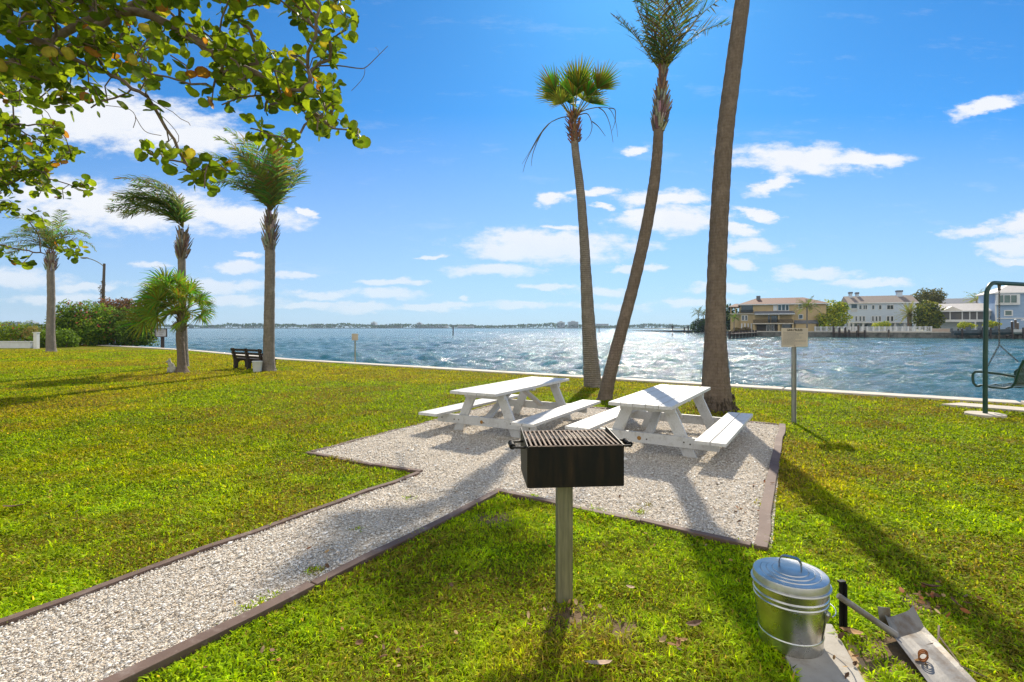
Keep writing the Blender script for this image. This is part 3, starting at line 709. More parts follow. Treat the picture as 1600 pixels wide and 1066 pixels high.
# marker board on a pile in the water
p = pp(254, 526, 41)
T = thing('channel_board', (p.x, p.y, -1.5), 'grey framed notice board on a dark wooden pile in the water', 'sign')
mb = MB(); mb.tube([(p.x, p.y, -2), (p.x, p.y, 1.1)], .13, 10); mb.build('pile', M['darkwood'], T)
mb = MB(); mb.box((p.x, p.y-.16, 1.08), (.86, .05, .60)); pn = mb.build('panel', M['sign_grey'], T)
mb = MB()
for dx, dz, w_, h_ in ((0, .31, .94, .05), (0, -.31, .94, .05), (-.45, 0, .05, .62), (.45, 0, .05, .62)): mb.box((p.x+dx, p.y-.18, 1.08+dz), (w_, .09, h_))
mb.build('frame', M['darkwood'], pn)
for i, z in enumerate((1.24, 1.12, .98)):
    MB().box((p.x, p.y-.188, z), (.5-.1*i, .006, .05)).build('letter_row', M['ink2'], pn)

# ================================================================= ash can
cx, cy = 1.315, 2.42; KR = .925
T = thing('metal_can', (cx, cy, 0), 'small round galvanised ash can with a lid on a stone paver', 'metal can')
prof = [(.0001, .028), (.138, .028), (.141, .030), (.141, .022), (.146, .022), (.147, .030), (.1475, .072), (.1505, .075), (.1505, .080), (.148, .083)]
prof += [(.148+.020*i/6, .083+.145*i/6) for i in range(1, 7)]
prof += [(.172, .231), (.1735, .236), (.172, .241), (.169, .244), (.1695, .250), (.174, .254), (.1755, .259), (.174, .264), (.170, .268), (.171, .30), (.171, .318)]
mb = MB(); mb.lathe([(r_*KR, z_) for r_, z_ in prof], (cx, cy, 0), 64); mb.build('body', M['galv'], T, smooth='auto')
zl = .303
prof = [(.172, zl), (.181, zl-.002), (.184, zl+.002), (.182, zl+.007), (.175, zl+.009), (.173, zl+.036), (.171, zl+.041), (.165, zl+.043)]
r0 = .165
for i, r in enumerate((.135, .108, .08)):
    z = zl+.043+.0045*i
    prof += [(r+.006, z+.0015), (r+.003, z-.0012), (r, z+.0035), (r-.003, z+.0042)]
prof += [(.0001, zl+.060)]
mb = MB(); mb.lathe([(r_*KR, z_) for r_, z_ in prof], (cx, cy, 0), 64); lid = mb.build('lid', M['galv_dull'], T, smooth='auto')
mb = MB(); hd_ = V((.80, -.6, 0)).normalized(); pts_ = []
for i in range(13):
    a = math.pi*i/12; pts_.append(V((cx, cy, zl+.052))+hd_*(-math.copysign(abs(math.cos(a))**.5, math.cos(a))*.047)+V((0, 0, .062*max(0, math.sin(a))**.5)))
side = V((-hd_.y, hd_.x, 0)); vs = []; fs = []
for i, p in enumerate(pts_):
    tn = (pts_[min(i+1, 12)]-pts_[max(i-1, 0)]).normalized(); nn = tn.cross(side)
    for a_, b_ in ((-1, -1), (1, -1), (1, 1), (-1, 1)): vs.append(p+side*.012*a_+nn*.0018*b_)
for i in range(12):
    for k in range(4): fs.append((i*4+k, i*4+(k+1) % 4, i*4+4+(k+1) % 4, i*4+4+k))
mb.add(vs, fs); mb.build('lid_handle', M['dark_steel'], lid)
# seam, ear and bail
a0 = math.radians(-52); e = V((math.cos(a0), math.sin(a0), 0))
mb = MB(); mb.bar(V((cx, cy, .085))+e*.1495*KR, V((cx, cy, .226))+e*.1695*KR, .006, .003, e); mb.build('seam', M['bolt'], T)
mb = MB(); E0 = V((cx, cy, .215))+e*.171*KR
mb.box(E0+V((0, 0, -.012)), (.03, .006, .04), Matrix.Rotation(a0+math.pi/2, 3, 'Z')); mb.tube([E0-e*.004, E0+e*.012], .010, 10); mb.build('ear', M['galv'], T)
mb = MB(); a1 = math.radians(128); e1 = V((math.cos(a1), math.sin(a1), 0)); pts_ = []
mid = V((math.cos(math.radians(38)), math.sin(math.radians(38)), 0))
for i in range(25):
    f = i/24; a = math.pi*f
    pts_.append(V((cx, cy, .212))+e*math.cos(a)*.180+mid*math.sin(a)*.205+V((0, 0, -.03*math.sin(a))))
mb.tube(pts_, .0028, 6); mb.build('bail_handle', M['galv'], T, smooth=True)
# paver
mb = MB(); mb.prism([V((x, y, -.03)) for x, y in PAVER], (0, 0, .05))
tag(mb.build('stone_paver', M['paver'], bevel=.008), 'square grey concrete paver set in the grass under the metal can', 'paver')
mb = MB(); mb.prism([V((x, y, -.03)) for x, y in [(1.615, 2.56), (1.66, 2.545), (1.50, 2.06), (1.455, 2.07)]], (0, 0, .036))
tag(mb.build('edge_board', P('tan_board', (.34, .22, .11), (.46, .32, .17), 8, rough=.8, bump=.3), bevel=.004), 'thin tan wooden strip lying along right side of the paver', 'board')
# stake
mb = MB(); b0 = gp(1315, 990); T = thing('ground_stake', b0, 'short black metal stake standing in the grass beside the can', 'stake')
mb.box(b0+V((0, 0, .10)), (.024, .008, .30), Matrix.Rotation(.2, 3, 'Z')); mb.box(b0+V((.013, -.008, .10)), (.006, .02, .30), Matrix.Rotation(.2, 3, 'Z')); sh = mb.build('shaft', M['black_steel'], T)
mb = MB(); mb.box(b0+V((0, 0, .255)), (.034, .02, .008), Matrix.Rotation(.2, 3, 'Z')); mb.build('cap', M['black_steel'], T)
# ash scoop
T = thing('ash_scoop', (1.85, 2.35, 0), 'bent aluminium scoop shovel lying in grass with its handle against the stake', 'shovel')
h0, h1 = V((1.575, 2.475, .205)), V((1.80, 2.40, .058))
mb = MB(); mb.tube([h0, h0.lerp(h1, .04), h0.lerp(h1, .75), h1], [.0125, .0145, .0145, .017], 14); mb.build('handle', M['alu'], T, smooth='auto')
mb = MB(); mb.tube([h0+V((.02, .03, -.01)), h0.lerp(h1, .5)+V((.008, .016, 0)), h1+V((0, .01, .005))], .006, 8); mb.build('stay', M['alu'], T, smooth='auto')
A, B, C_, D = V((1.79, 2.44, .045)), V((1.985, 2.515, .05)), V((1.90, 2.02, .03)), V((1.70, 2.04, .03))
vs = []; N1, N2 = 8, 8
for i in range(N1+1):
    for k in range(N2+1):
        f, g_ = i/N1, k/N2; p = A.lerp(D, f).lerp(B.lerp(C_, f), g_)
        e_ = abs(g_-.5)*2; p = p+V((0, 0, .022*e_**6*(1-f)+.012*math.sin(f*3)*(1-e_)*.5+(.055 if i == 0 else 0)))
        if i == 0: p = p+V((.0, .02, 0))
        vs.append(p)
fs = [(i*(N2+1)+k, i*(N2+1)+k+1, (i+1)*(N2+1)+k+1, (i+1)*(N2+1)+k) for i in range(N1) for k in range(N2)]
mb = MB(); n0 = len(vs); mb.add(vs+[v_-V((0, 0, .0025)) for v_ in vs], fs+[tuple(n0+j for j in reversed(f_)) for f_ in fs])
mb.build('blade', M['alu'], T, smooth=False)
mb = MB(); mb.prism([A+V((-.012, .028, .0)), A+V((.06, .052, .0)), A+V((.055, .06, .085)), A+V((-.022, .036, .105))], (.001, .003, 0)); mb.build('corner_tab', M['alu'], T)
# rusty rings on the blade
rc = V((1.795, 2.235, .045)); mb = MB(); pts_ = []
for i in range(61):
    a = i/60*2*math.pi*2.6; pts_.append(rc+V((math.cos(a)*.020+.022*(i/60-.5), (i/60-.5)*.03, .022+.020*math.sin(a))))
mb.tube(pts_, .0032, 6)
tag(mb.build('wire_coil', P('rusty_wire', (.34, .13, .03), (.22, .07, .02), 40, rough=.75, metal=.3), smooth=True), 'small coil of rusty orange wire on the scoop blade', 'wire')
mb = MB(); mb.tube([(2.06, 2.47, .06), (2.0, 2.40, .055), (1.97, 2.31, .05), (1.93, 2.20, .045), (1.97, 2.12, .05)], [.005, .0045, .004, .003, .0015], 6); mb.tube([(2.0, 2.40, .055), (1.96, 2.36, .05), (1.90, 2.35, .045)], [.003, .0025, .001], 5)
tag(mb.build('dry_twig', M['bark']), 'thin forked dry twig lying across the scoop blade', 'twig')

# ================================================================= swing
sb, sn = V((.935, .355, 0)).normalized(), V((-.355, .935, 0)).normalized()
B0 = V((8.06, 8.72, 0)); T = thing('garden_swing', B0, 'dark green metal swing hanging from a tubular frame at the right edge', 'swing')
mb = MB(); L = 3.1; pts_ = [B0+V((0, 0, -.1)), B0+V((0, 0, 1.0)), B0+sb*.03+V((0, 0, 2.02))]
for i in range(1, 8):
    a = math.pi/2*i/8; pts_.append(B0+sb*(.03+.24*(1-math.cos(a)))+V((0, 0, 2.02+.25*math.sin(a))))
pts_ += [B0+sb*.27+V((0, 0, 2.27)), B0+sb*(L-.27)+V((0, 0, 2.27))]
for i in range(1, 8):
    a = math.pi/2*i/8; pts_.append(B0+sb*(L-.27+.24*math.sin(a))+V((0, 0, 2.02+.25*math.cos(a))))
pts_ += [B0+sb*(L-.03)+V((0, 0, 2.02)), B0+sb*L+V((0, 0, -.1))]
mb.tube(pts_, .035, 14); mb.build('frame', M['green_paint'], T, smooth='auto')
def chain(a, b, name, parent, mat):
    a, b = V(a), V(b); n = max(3, int((b-a).length/.042)); mb = MB(); dirv = (b-a).normalized()
    s1 = dirv.cross(V((0, 1, .1))).normalized(); s2 = dirv.cross(s1)
    for i in range(n):
        c = a.lerp(b, (i+.5)/n); s = s1 if i % 2 else s2; ring = []
        for k in range(9):
            an = 2*math.pi*k/8; ring.append(c+dirv*math.cos(an)*.028+s*math.sin(an)*.011)
        mb.tube(ring, .0042, 5, cap=False)
    return mb.build(name, mat, parent)
chm = P('chain', (.20, .17, .14), (.12, .1, .08), 30, rough=.5, metal=.8)
SW = 1.30
for k, tt in enumerate((.40, .40+SW)):
    c = B0+sb*tt
    mb = MB(); 
    for q_ in (-.03, .03): mb.tube([c+sb*q_+V((0, 0, 2.24)), c+sb*q_*.4+V((0, 0, 2.17))], .014, 6)
    mb.sph(c+V((0, 0, 2.16)), .024, 6); mb.build('hanger', M['bolt'], T)
    chain(c+V((0, 0, 2.15)), c+V((0, 0, 1.20)), 'chain', T, chm)
    chain(c+V((0, 0, 1.20)), c+sn*.20+sb*(-.02)+V((0, 0, .72)), 'chain', T, chm)
    chain(c+V((0, 0, 1.20)), c-sn*.25+V((0, 0, .93)), 'chain', T, chm)
seat = thing('seat', (0, 0, 0), None, None); seat.parent = T; del_keys = None
c0 = B0+sb*.40; frames = []
mbp = MB()
# side view profile of the bench (s along facing direction, z)
prof_s = [(-.33, .96), (-.27, .80), (-.21, .56), (-.17, .49), (-.08, .455), (.10, .455), (.26, .475), (.30, .46)]
for e_ in (0, .43, .87, SW):
    pts_ = [c0+sb*e_+sn*a_+V((0, 0, z_)) for a_, z_ in prof_s]; mbp.tube(pts_, .019 if e_ in (0, SW) else .013, 8)
mbp.build('seat_frame', M['green_paint'], T, smooth='auto')
bpy.data.objects.remove(seat)
mb = MB()
def interp(s_):
    # arc-length sample of the profile
    Ls = [0]
    for i in range(1, len(prof_s)): Ls.append(Ls[-1]+math.dist(prof_s[i], prof_s[i-1]))
    s_ *= Ls[-1]
    for i in range(1, len(prof_s)):
        if s_ <= Ls[i]+1e-9:
            f = (s_-Ls[i-1])/(Ls[i]-Ls[i-1]); return tuple(prof_s[i-1][k]*(1-f)+prof_s[i][k]*f for k in (0, 1))
    return prof_s[-1]
def bp_(e_, s_): a_, z_ = interp(s_); return c0+sb*e_+sn*a_+V((0, 0, z_))
nb = 30
for i in range(1, nb):
    e_ = SW*i/nb
    for (s0, s1) in ((.03, .24), (.27, .46)):
        mb.bar(bp_(e_, s0), bp_(e_, s1), .027, .005, sn)
for s_ in (.015, .255, .47): mb.bar(bp_(0, s_), bp_(SW, s_), .004, .05, V((0, 0, 1)))
mb.build('backrest', M['green_paint'], T)
mb = MB()
for i in range(1, nb):
    e_ = SW*i/nb; mb.bar(bp_(e_, .54), bp_(e_, .98), .020, .004, V((0, 0, 1)))
for s_ in (.52, .75, .99): mb.bar(bp_(0, s_), bp_(SW, s_), .04, .004)
mb.build('seat_slats', M['green_paint'], T)
for e_ in (0, SW):
    q = c0+sb*(e_-(.0 if e_ else 0)); pts_ = [(-.22, .67), (0, .70), (.26, .715), (.34, .71), (.38, .67), (.385, .58), (.37, .50), (.33, .455), (.28, .455)]
    MB().tube([q+sn*a_+V((0, 0, z_)) for a_, z_ in pts_], .021, 8).build('armrest', M['green_paint'], T, smooth='auto')
mb = MB(); mb.lathe([(.27, -.05), (.27, .034), (.26, .042), (.0001, .042)], (B0.x, B0.y, 0), 28)
tag(mb.build('round_footing', M['concrete']), 'round pale concrete footing around the base of the swing post', 'footing')
mb = MB(); mb.lathe([(.27, -.05), (.27, .034), (.26, .042), (.0001, .042)], (B0.x+sb.x*L, B0.y+sb.y*L, 0), 28)
tag(mb.build('round_footing', M['concrete']), 'round concrete footing at the far end of the swing frame', 'footing')
A, B, C_, D = SLAB
mb = MB(); mb.prism([V((p.x, p.y, -.05)) for p in (A, B, C_, D)], (0, 0, .095))
tag(mb.build('concrete_slab', M['concrete'], bevel=.006), 'flat pale concrete slab in the grass behind the swing post', 'slab')

# ================================================================= bench, bin, statue
T = thing('park_bench', (-9.45, 18.2, 0), 'dark brown slatted park bench facing the water, left of the palm', 'bench')
a, b = V((-10.25, 18.85, 0)), V((-8.55, 17.70, 0)); bd = (b-a).normalized(); bn = V((-bd.y, bd.x, 0)); Lb = (b-a).length
def Wb(s, n_, z): return a+bd*s+bn*n_+V((0, 0, z))
mb = MB()
for z, n_ in ((.70, -.11), (.575, -.075), (.455, -.04)): mb.prism([Wb(0, n_, z-.04), Wb(Lb, n_, z-.04), Wb(Lb, n_-.02, z+.04), Wb(0, n_-.02, z+.04)], bn*.03)
mb.build('backrest', M['darkwood'], T)
mb = MB()
for n_ in (.05, .19, .33): mb.prism([Wb(0, n_, .355), Wb(Lb, n_, .355), Wb(Lb, n_+.12, .355), Wb(0, n_+.12, .355)], (0, 0, .035))
mb.build('seat', M['darkwood'], T)
for s in (.10, Lb*.5-.05, Lb-.2):
    mb = MB(); pr = [(-.06, -.02), (.06, -.02), (.08, .22), (.14, .28), (.32, .28), (.36, .22), (.36, -.02), (.47, -.02), (.47, .35), (.03, .35), (-.08, .76), (-.15, .76), (-.07, .36), (-.06, .30)]
    mb.prism([Wb(s, n_, z) for n_, z in pr], bd*.09); mb.build('leg', M['darkwood'], T)
bb = gp(402, 581.5); T = thing('white_bucket', bb, 'small white bucket on grass between the bench and the palm', 'bucket')
mb = MB(); mb.lathe([(.0001, 0), (.125, 0), (.158, .34), (.162, .345), (.162, .365), (.150, .365), (.12, .02), (.0001, .02)], bb, 28); mb.build('pail', M['whitepaint'], T, smooth='auto')
mb = MB(); mb.lathe([(.1665, .352), (.1665, .372), (.0001, .380)], bb, 28); mb.build('lid', M['whitepaint'], T, smooth='auto')
# sitting animal statue
s0 = gp(267, 583); T = thing('dog_statue', s0, 'small pale sitting dog statue on lawn beside the short palm', 'statue')
mb = MB()
for (x, y, z, r, sc_) in [(.06, 0, .13, .12, (1, .8, 1)), (.03, 0, .21, .10, (.85, .75, 1.3)), (-.03, 0, .30, .075, (.8, .8, 1.3)), (-.065, 0, .385, .06, (1.1, .85, 1)), (-.125, 0, .37, .032, (1.4, .9, .9)),
                          (-.06, -.05, .10, .032, (1, 1, 3.2)), (-.06, .05, .10, .032, (1, 1, 3.2)), (-.09, -.05, .015, .035, (1.5, 1, .7)), (-.09, .05, .015, .035, (1.5, 1, .7)), (.07, -.07, .05, .055, (1.5, .8, 1)), (.07, .07, .05, .055, (1.5, .8, 1)),
                          (-.04, -.035, .455, .02, (.8, .7, 2.2)), (-.04, .035, .455, .02, (.8, .7, 2.2)), (.16, 0, .05, .03, (2, .8, .8))]:
    mb.sph(s0+V((x, y, z)), r, 7, sc_)
o_ = mb.build('body', M['statue'], T, fix=False)
rm = o_.modifiers.new('r', 'REMESH'); rm.mode = 'VOXEL'; rm.voxel_size = .012; rm.use_smooth_shade = True
# ================================================================= plants
def quadstrip(acc, pts, wd, side, c, c2=None):
    """thin leaf blade: points with widths, side vector"""
    v0 = len(acc[0])
    for i, (p, w_) in enumerate(zip(pts, wd)):
        cc_ = c if c2 is None else tuple(a+(b-a)*i/(len(pts)-1) for a, b in zip(c, c2))
        acc[0] += [p-side*w_, p+side*w_]; acc[2] += [cc_, cc_]
    for i in range(len(pts)-1): acc[1].append((v0+i*2, v0+i*2+1, v0+i*2+3, v0+i*2+2))
def mesh_acc(acc, name, mat, parent):
    v_ = np.array([tuple(p) for p in acc[0]], dtype=np.float32)
    f4 = np.array([f for f in acc[1] if len(f) == 4], dtype=np.int64).reshape(-1, 4)
    f3 = np.array([f for f in acc[1] if len(f) == 3], dtype=np.int64).reshape(-1, 3)
    fs = [f for f in (f4, f3) if len(f)]
    return np_mesh(name, v_, fs, mat, np.array(acc[2], dtype=np.float32), parent)
WIND = V((-1, -.15, 0))
def feather(parent, base, d0, L, wind=.1, grav=.06, leaf=.45, n=46, cols_=((.05, .10, .02), (.13, .19, .04)), w_=.011, bare=.16, seg=18, name='frond', droop=.35, leafwind=.5):
    acc = [[], [], []]; p = V(base); d = V(d0).normalized(); pts = [p.copy()]; ds = [d.copy()]
    for i in range(seg):
        f = i/seg; d = (d+WIND*wind*(.3+f)+V((0, 0, -1))*grav*(.2+1.3*f)).normalized(); p = p+d*L/seg; pts.append(p.copy()); ds.append(d.copy())
    # rachis
    sd = d0.cross(V((0, 0, 1)));
    if sd.length < .05: sd = V((0, 1, 0))
    sd.normalize()
    rc_ = (.16, .15, .05)
    for sv in (sd, ds[0].cross(sd).normalized()): quadstrip(acc, pts, [max(.004, .022*(1-i/seg)*L/2.5) for i in range(seg+1)], sv, rc_)
    for i in range(n):
        f = bare+(1-bare)*(i+U(-.4, .4))/n; f = min(max(f, 0), .999); k = f*seg; j = int(k); r = k-j
        q = pts[j].lerp(pts[j+1], r); t_ = ds[j].lerp(ds[j+1], r).normalized()
        s = t_.cross(V((0, 0, 1)));
        if s.length < .1: s = t_.cross(V((0, 1, 0)))
        s.normalize(); up = s.cross(t_)
        ll = leaf*(math.sin(math.pi*min(1, (f-bare)/(1-bare)*.78+.2))**.7)*U(.8, 1.1)
        for sg in (-1, 1):
            dd = (s*sg*U(.7, 1.0)+t_*U(.5, .9)+up*U(-.25, .45)).normalized()
            a_ = q; b_ = q+dd*ll*.5; dd2 = (dd+V((0, 0, -droop))+WIND*leafwind*U(.3, 1)).normalized(); c_ = b_+dd2*ll*.5
            sv = dd.cross(up if abs(dd.dot(up)) < .9 else s).normalized().lerp(V((U(-1, 1), U(-1, 1), U(-1, 1))), .35).normalized()
            cc_ = tuple(a+(b-a)*random.random() for a, b in zip(*cols_))
            quadstrip(acc, [a_, b_, c_], [w_*.6, w_, w_*.15], sv, cc_)
    return mesh_acc(acc, name, M['palmleaf'], parent)
def fan(parent, base, tip, R_, nrm=None, spread=2.2, n=34, cols_=((.06, .11, .015), (.16, .21, .03)), droop=.25, name='frond', sag=.12, wind=.3, dead=False):
    """petiole from base to tip, then a costapalmate fan about tip"""
    acc = [[], [], []]; base, tip = V(base), V(tip); d = (tip-base); L = d.length; d.normalize()
    pts = [base.lerp(tip, i/8)+V((0, 0, sag*L*math.sin(math.pi*i/8)*.5)) for i in range(9)]
    s = d.cross(V((0, 0, 1)));
    if s.length < .1: s = V((1, 0, 0))
    s.normalize()
    pc = (.17, .16, .05) if not dead else (.14, .09, .05)
    for sv in (s, d.cross(s).normalized()): quadstrip(acc, pts, [.020-.0011*i for i in range(9)], sv, pc)
    nrm = V(nrm or (U(-.3, .3), -1, U(-.2, .5))); nrm = (nrm-d*nrm.dot(d)).normalized(); lat = d.cross(nrm).normalized()
    for i in range(n):
        a = (i/(n-1)-.5)*2*spread; dd = (d*math.cos(a)+lat*math.sin(a)+nrm*.18*(1 if i % 2 else -1)).normalized()
        ll = R_*(1-.25*abs(a/spread)**2)*U(.88, 1.08); w0 = R_*.035
        sv = dd.cross(nrm).normalized(); sv = (sv+nrm*(.7 if i % 2 else -.7)).normalized()
        d2 = (dd+V((0, 0, -droop*U(.4, 1.6)))+WIND*wind*U(.2, 1)).normalized(); d3 = (d2+V((0, 0, -droop*2.2*U(.4, 1.6)))+WIND*wind*U(.2, 1)).normalized()
        c0_ = tip+d*R_*.02; p1 = c0_+dd*ll*.5; p2 = p1+d2*ll*.28; p3 = p2+d3*ll*.26
        cc_ = tuple(x+(y-x)*random.random() for x, y in zip(*cols_))
        quadstrip(acc, [c0_, p1, p2, p3], [.004, w0, w0*.55, .002], sv, cc_)
    return mesh_acc(acc, name, M['palmleaf'], parent)
def smooth_path(ctrl, n=40):
    out = []; P_ = [ctrl[0]]+list(ctrl)+[ctrl[-1]]
    m_ = len(ctrl)-1
    for i in range(n+1):
        t_ = i/n*m_; k = min(int(t_), m_-1); f = t_-k; p0, p1, p2, p3 = (V(P_[k+j]) for j in range(4))
        out.append(.5*((2*p1)+(p2-p0)*f+(2*p0-5*p1+4*p2-p3)*f*f+(3*p1-p0-3*p2+p3)*f**3))
    return out
def trunk(parent, ctrl, rads, mat, seg=26, n=90, rough=.035, flare=None):
    path = smooth_path(ctrl, n); rr_ = np.interp(np.linspace(0, 1, n+1), np.linspace(0, 1, len(rads)), rads)
    mb = MB(); vs = []; sd_ = random.randint(0, 999)
    for i, p in enumerate(path):
        t_ = (path[min(i+1, n)]-path[max(i-1, 0)]).normalized(); x = t_.cross(V((0, 1, 0))).normalized(); y = t_.cross(x)
        for k in range(seg):
            a = 2*math.pi*k/seg
            nz = fbm(np.array([math.cos(a)*2.2+i*.02]), np.array([math.sin(a)*2.2+i*.45]), sd_)[0]-.5
            r = rr_[i]*(1+rough*2.4*nz+rough*.7*math.sin(i*2.1))
            if flare and i < flare: r *= 1+.22*(1-i/flare)**1.5*(1+.5*math.sin(a*7+sd_))*abs(1)
            vs.append(p+x*math.cos(a)*r+y*math.sin(a)*r)
    fs = [(i*seg+k, i*seg+(k+1) % seg, (i+1)*seg+(k+1) % seg, (i+1)*seg+k) for i in range(n) for k in range(seg)]
    mb.add(vs, fs); mb.build('trunk', mat, parent, smooth=True); return path
def boots(parent, a, b, r0, r1, n, L, cols_, flare=.45, bulge=1.0, w_=.035):
    """old leaf bases: wedges that point up and out round the top of the trunk"""
    a, b = V(a), V(b); ax = (b-a).normalized(); x = ax.cross(V((0, 1, 0))).normalized(); y = ax.cross(x); mb = MB()
    for i in range(n):
        f = (i+U(0, 1))/n; an = i*2.4; rr_ = (r0+(r1-r0)*f)*(1+bulge*math.sin(math.pi*f)*.25); o_ = x*math.cos(an)+y*math.sin(an)
        p = a.lerp(b, f)+o_*rr_*.72; fl = flare*U(.3, 1.5); l = L*U(.6, 1.25); q = p+(ax+o_*fl).normalized()*l; sd_ = ax.cross(o_).normalized()
        w1 = w_*U(.7, 1.3); c = random.choice(cols_); c = tuple(v_*U(.7, 1.2) for v_ in c)
        vs = [p-sd_*w1-o_*.01, p+sd_*w1-o_*.01, p+o_*.03, q-sd_*w1*.45, q+sd_*w1*.45, q+o_*.012]
        mb.add(vs, [(0, 1, 4, 3), (1, 2, 5, 4), (2, 0, 3, 5), (3, 4, 5), (0, 2, 1)], c)
    return mb.build('old_leaf_bases', M['dry'], parent, fix=False, colors=True)
GREYB = [(.30, .25, .20), (.40, .34, .28), (.20, .15, .11), (.14, .10, .08)]
REDB = [(.25, .11, .06), (.33, .17, .10), (.15, .08, .05)]

# --- the three tall palms behind the picnic tables
dA = 12.9
def cp(lst, d, z0=0):
    out = [pp(x, y, d) for x, y in lst]; out[0].z = -.05; return out
T = thing('fan_palm', gp(927, 605), 'tall slender fan palm leaning left, shaggy rusty collar under a small crown', 'palm tree')
trunk(T, cp([(927, 606), (925, 585), (921, 530), (916, 440), (913, 380), (907, 300), (899, 235), (897, 195)], dA), [.235, .215, .175, .145, .12, .108, .095, .088], M['trunk_grey'], flare=5)
boots(T, pp(899, 224, dA), pp(896, 178, dA), .13, .12, 90, .17, REDB, .75, .6, .03)
mb = MB(); cA = pp(896, 186, dA)
G1 = ((.03, .062, .010), (.12, .16, .025)); Y1 = ((.12, .15, .02), (.22, .22, .03))
for (tx, ty, dd, R_, c, nr) in [((872), 150, .2, .82, G1, (-.2, -1, .1)), (866, 152, -.3, .75, G1, (.3, -1, .2)), (882, 146, .3, .7, G1, (0, -1, .1)), (896, 152, 0, 1.0, G1, (.25, -1, 0)), (899, 150, -.4, .85, G1, (-.5, -1, 0)), (893, 152, .4, .9, G1, (.6, -1, 0)),
                              (916, 150, 0, .8, G1, (.3, -1, .1)), (924, 152, .35, .8, G1, (-.2, -1, .2)), (929, 148, -.3, .78, G1, (.2, -1, 0)), (912, 148, .3, .6, Y1, (.1, -1, .1)), (880, 160, .1, .62, Y1, (-.1, -1, .4)), (876, 165, -.2, .5, Y1, (0, -1, .5))]:
    fan(T, cA+V((0, 0, -.05)), pp(tx, ty, dA)+V((0, dd, 0)), R_*.84, nr, .98 if c is G1 else 1.4, 30, c, .04, sag=.04, wind=.06)
for path in ([(895, 184), (880, 183), (858, 193), (842, 212), (829, 235), (816, 256)], [(858, 193), (846, 208), (834, 228), (822, 252), (817, 270)], [(846, 208), (838, 225), (832, 243), (830, 260)],
             [(898, 180), (915, 172), (935, 168), (952, 170), (962, 190), (965, 214)], [(935, 168), (945, 176), (953, 195), (958, 223)], [(952, 169), (961, 172), (961, 190), (956, 205)], [(905, 180), (918, 178), (925, 195), (922, 210), (914, 220)], [(925, 190), (935, 198), (946, 213)]):
    mb.tube(smooth_path([pp(x, y, dA+.1) for x, y in path], 14), [.016*(1-.75*i/14) for i in range(15)], 5)
mb.build('dead_stalks', P('stalk', (.10, .10, .06), (.16, .14, .08), 8, rough=.7), T)

dB = 10.62
T = thing('feather_palm', gp(945, 625), 'slim palm leaning right with a ragged grey boot collar, second of three behind tables', 'palm tree')
trunk(T, cp([(944, 627), (953, 585), (970, 520), (991, 440), (1007, 370), (1020, 300), (1026, 250), (1029, 205), (1031, 170)], dB), [.155, .135, .125, .12, .12, .115, .105, .10, .09], M['trunk_brown'], flare=4)
boots(T, pp(1029, 206, dB), pp(1034, 150, dB), .13, .10, 110, .22, GREYB, .42, 1.4, .032)
boots(T, pp(1034, 150, dB), pp(1036, 108, dB), .07, .05, 40, .24, [(.16, .10, .07), (.22, .14, .10)], .25, 0, .035)
bB = pp(1036, 118, dB)
DG = ((.035, .045, .028), (.11, .13, .05))
for (x, y, z, L, wd_) in [(-.42, .1, 1, 2.3, -.02), (-.25, -.5, 1, 2.3, 0), (-.1, .3, 1, 2.5, 0), (.15, -.3, 1, 2.5, 0), (.35, .2, 1, 2.5, -.04), (.5, -.1, 1, 2.5, -.07), (.05, .6, 1, 2.4, 0), (-.5, .4, 1, 2.1, 0), (.0, -.1, 1, 2.7, 0), (.6, .3, 1, 2.3, -.08), (-.3, 0, 1, 2.2, 0), (.25, -.6, 1, 2.1, 0)]:
    feather(T, bB, V((x*.92, y, z*1.1)), L, wind=wd_*.8, grav=.03, leaf=.50, n=44, cols_=DG, w_=.013, bare=.10, droop=.1, leafwind=.0)

dC = 9.38
T = thing('tall_palm', gp(1120, 640), 'tallest thickest palm trunk with dark flared root base, right of the picnic tables', 'palm tree')
trunk(T, cp([(1120, 641), (1119, 615), (1118, 560), (1118, 500), (1121, 400), (1125, 320), (1132, 220), (1144, 120), (1160, 0), (1178, -160), (1190, -330)], dC), [.305, .265, .212, .178, .165, .158, .150, .145, .13, .12, .11], M['trunk_brown'], flare=9, n=130)
mb = MB()
for i in range(150):
    a = U(0, 6.28); r = U(.24, .385); z = U(.0, .30)*(1-max(0, (r-.28)/.11))
    p = gp(1120, 641)+V((math.cos(a)*r, math.sin(a)*r, z)); q = p+V((math.cos(a)*U(.01, .07), math.sin(a)*U(.01, .07), -U(.05, .16)))
    mb.tube([p, p.lerp(q, .5)+V((U(-.01, .01), U(-.01, .01), .01)), q], [.016, .013, .006], 5)
mb.build('root_mat', M['root'], T)
bC = pp(1190, -330, dC)
for i in range(16):
    a = i*2.4; e_ = U(.0, 1.2); feather(T, bC, V((math.cos(a), math.sin(a), e_)), U(2.2, 2.7), wind=.03, grav=.12, leaf=.5, n=36, cols_=DG, w_=.016)

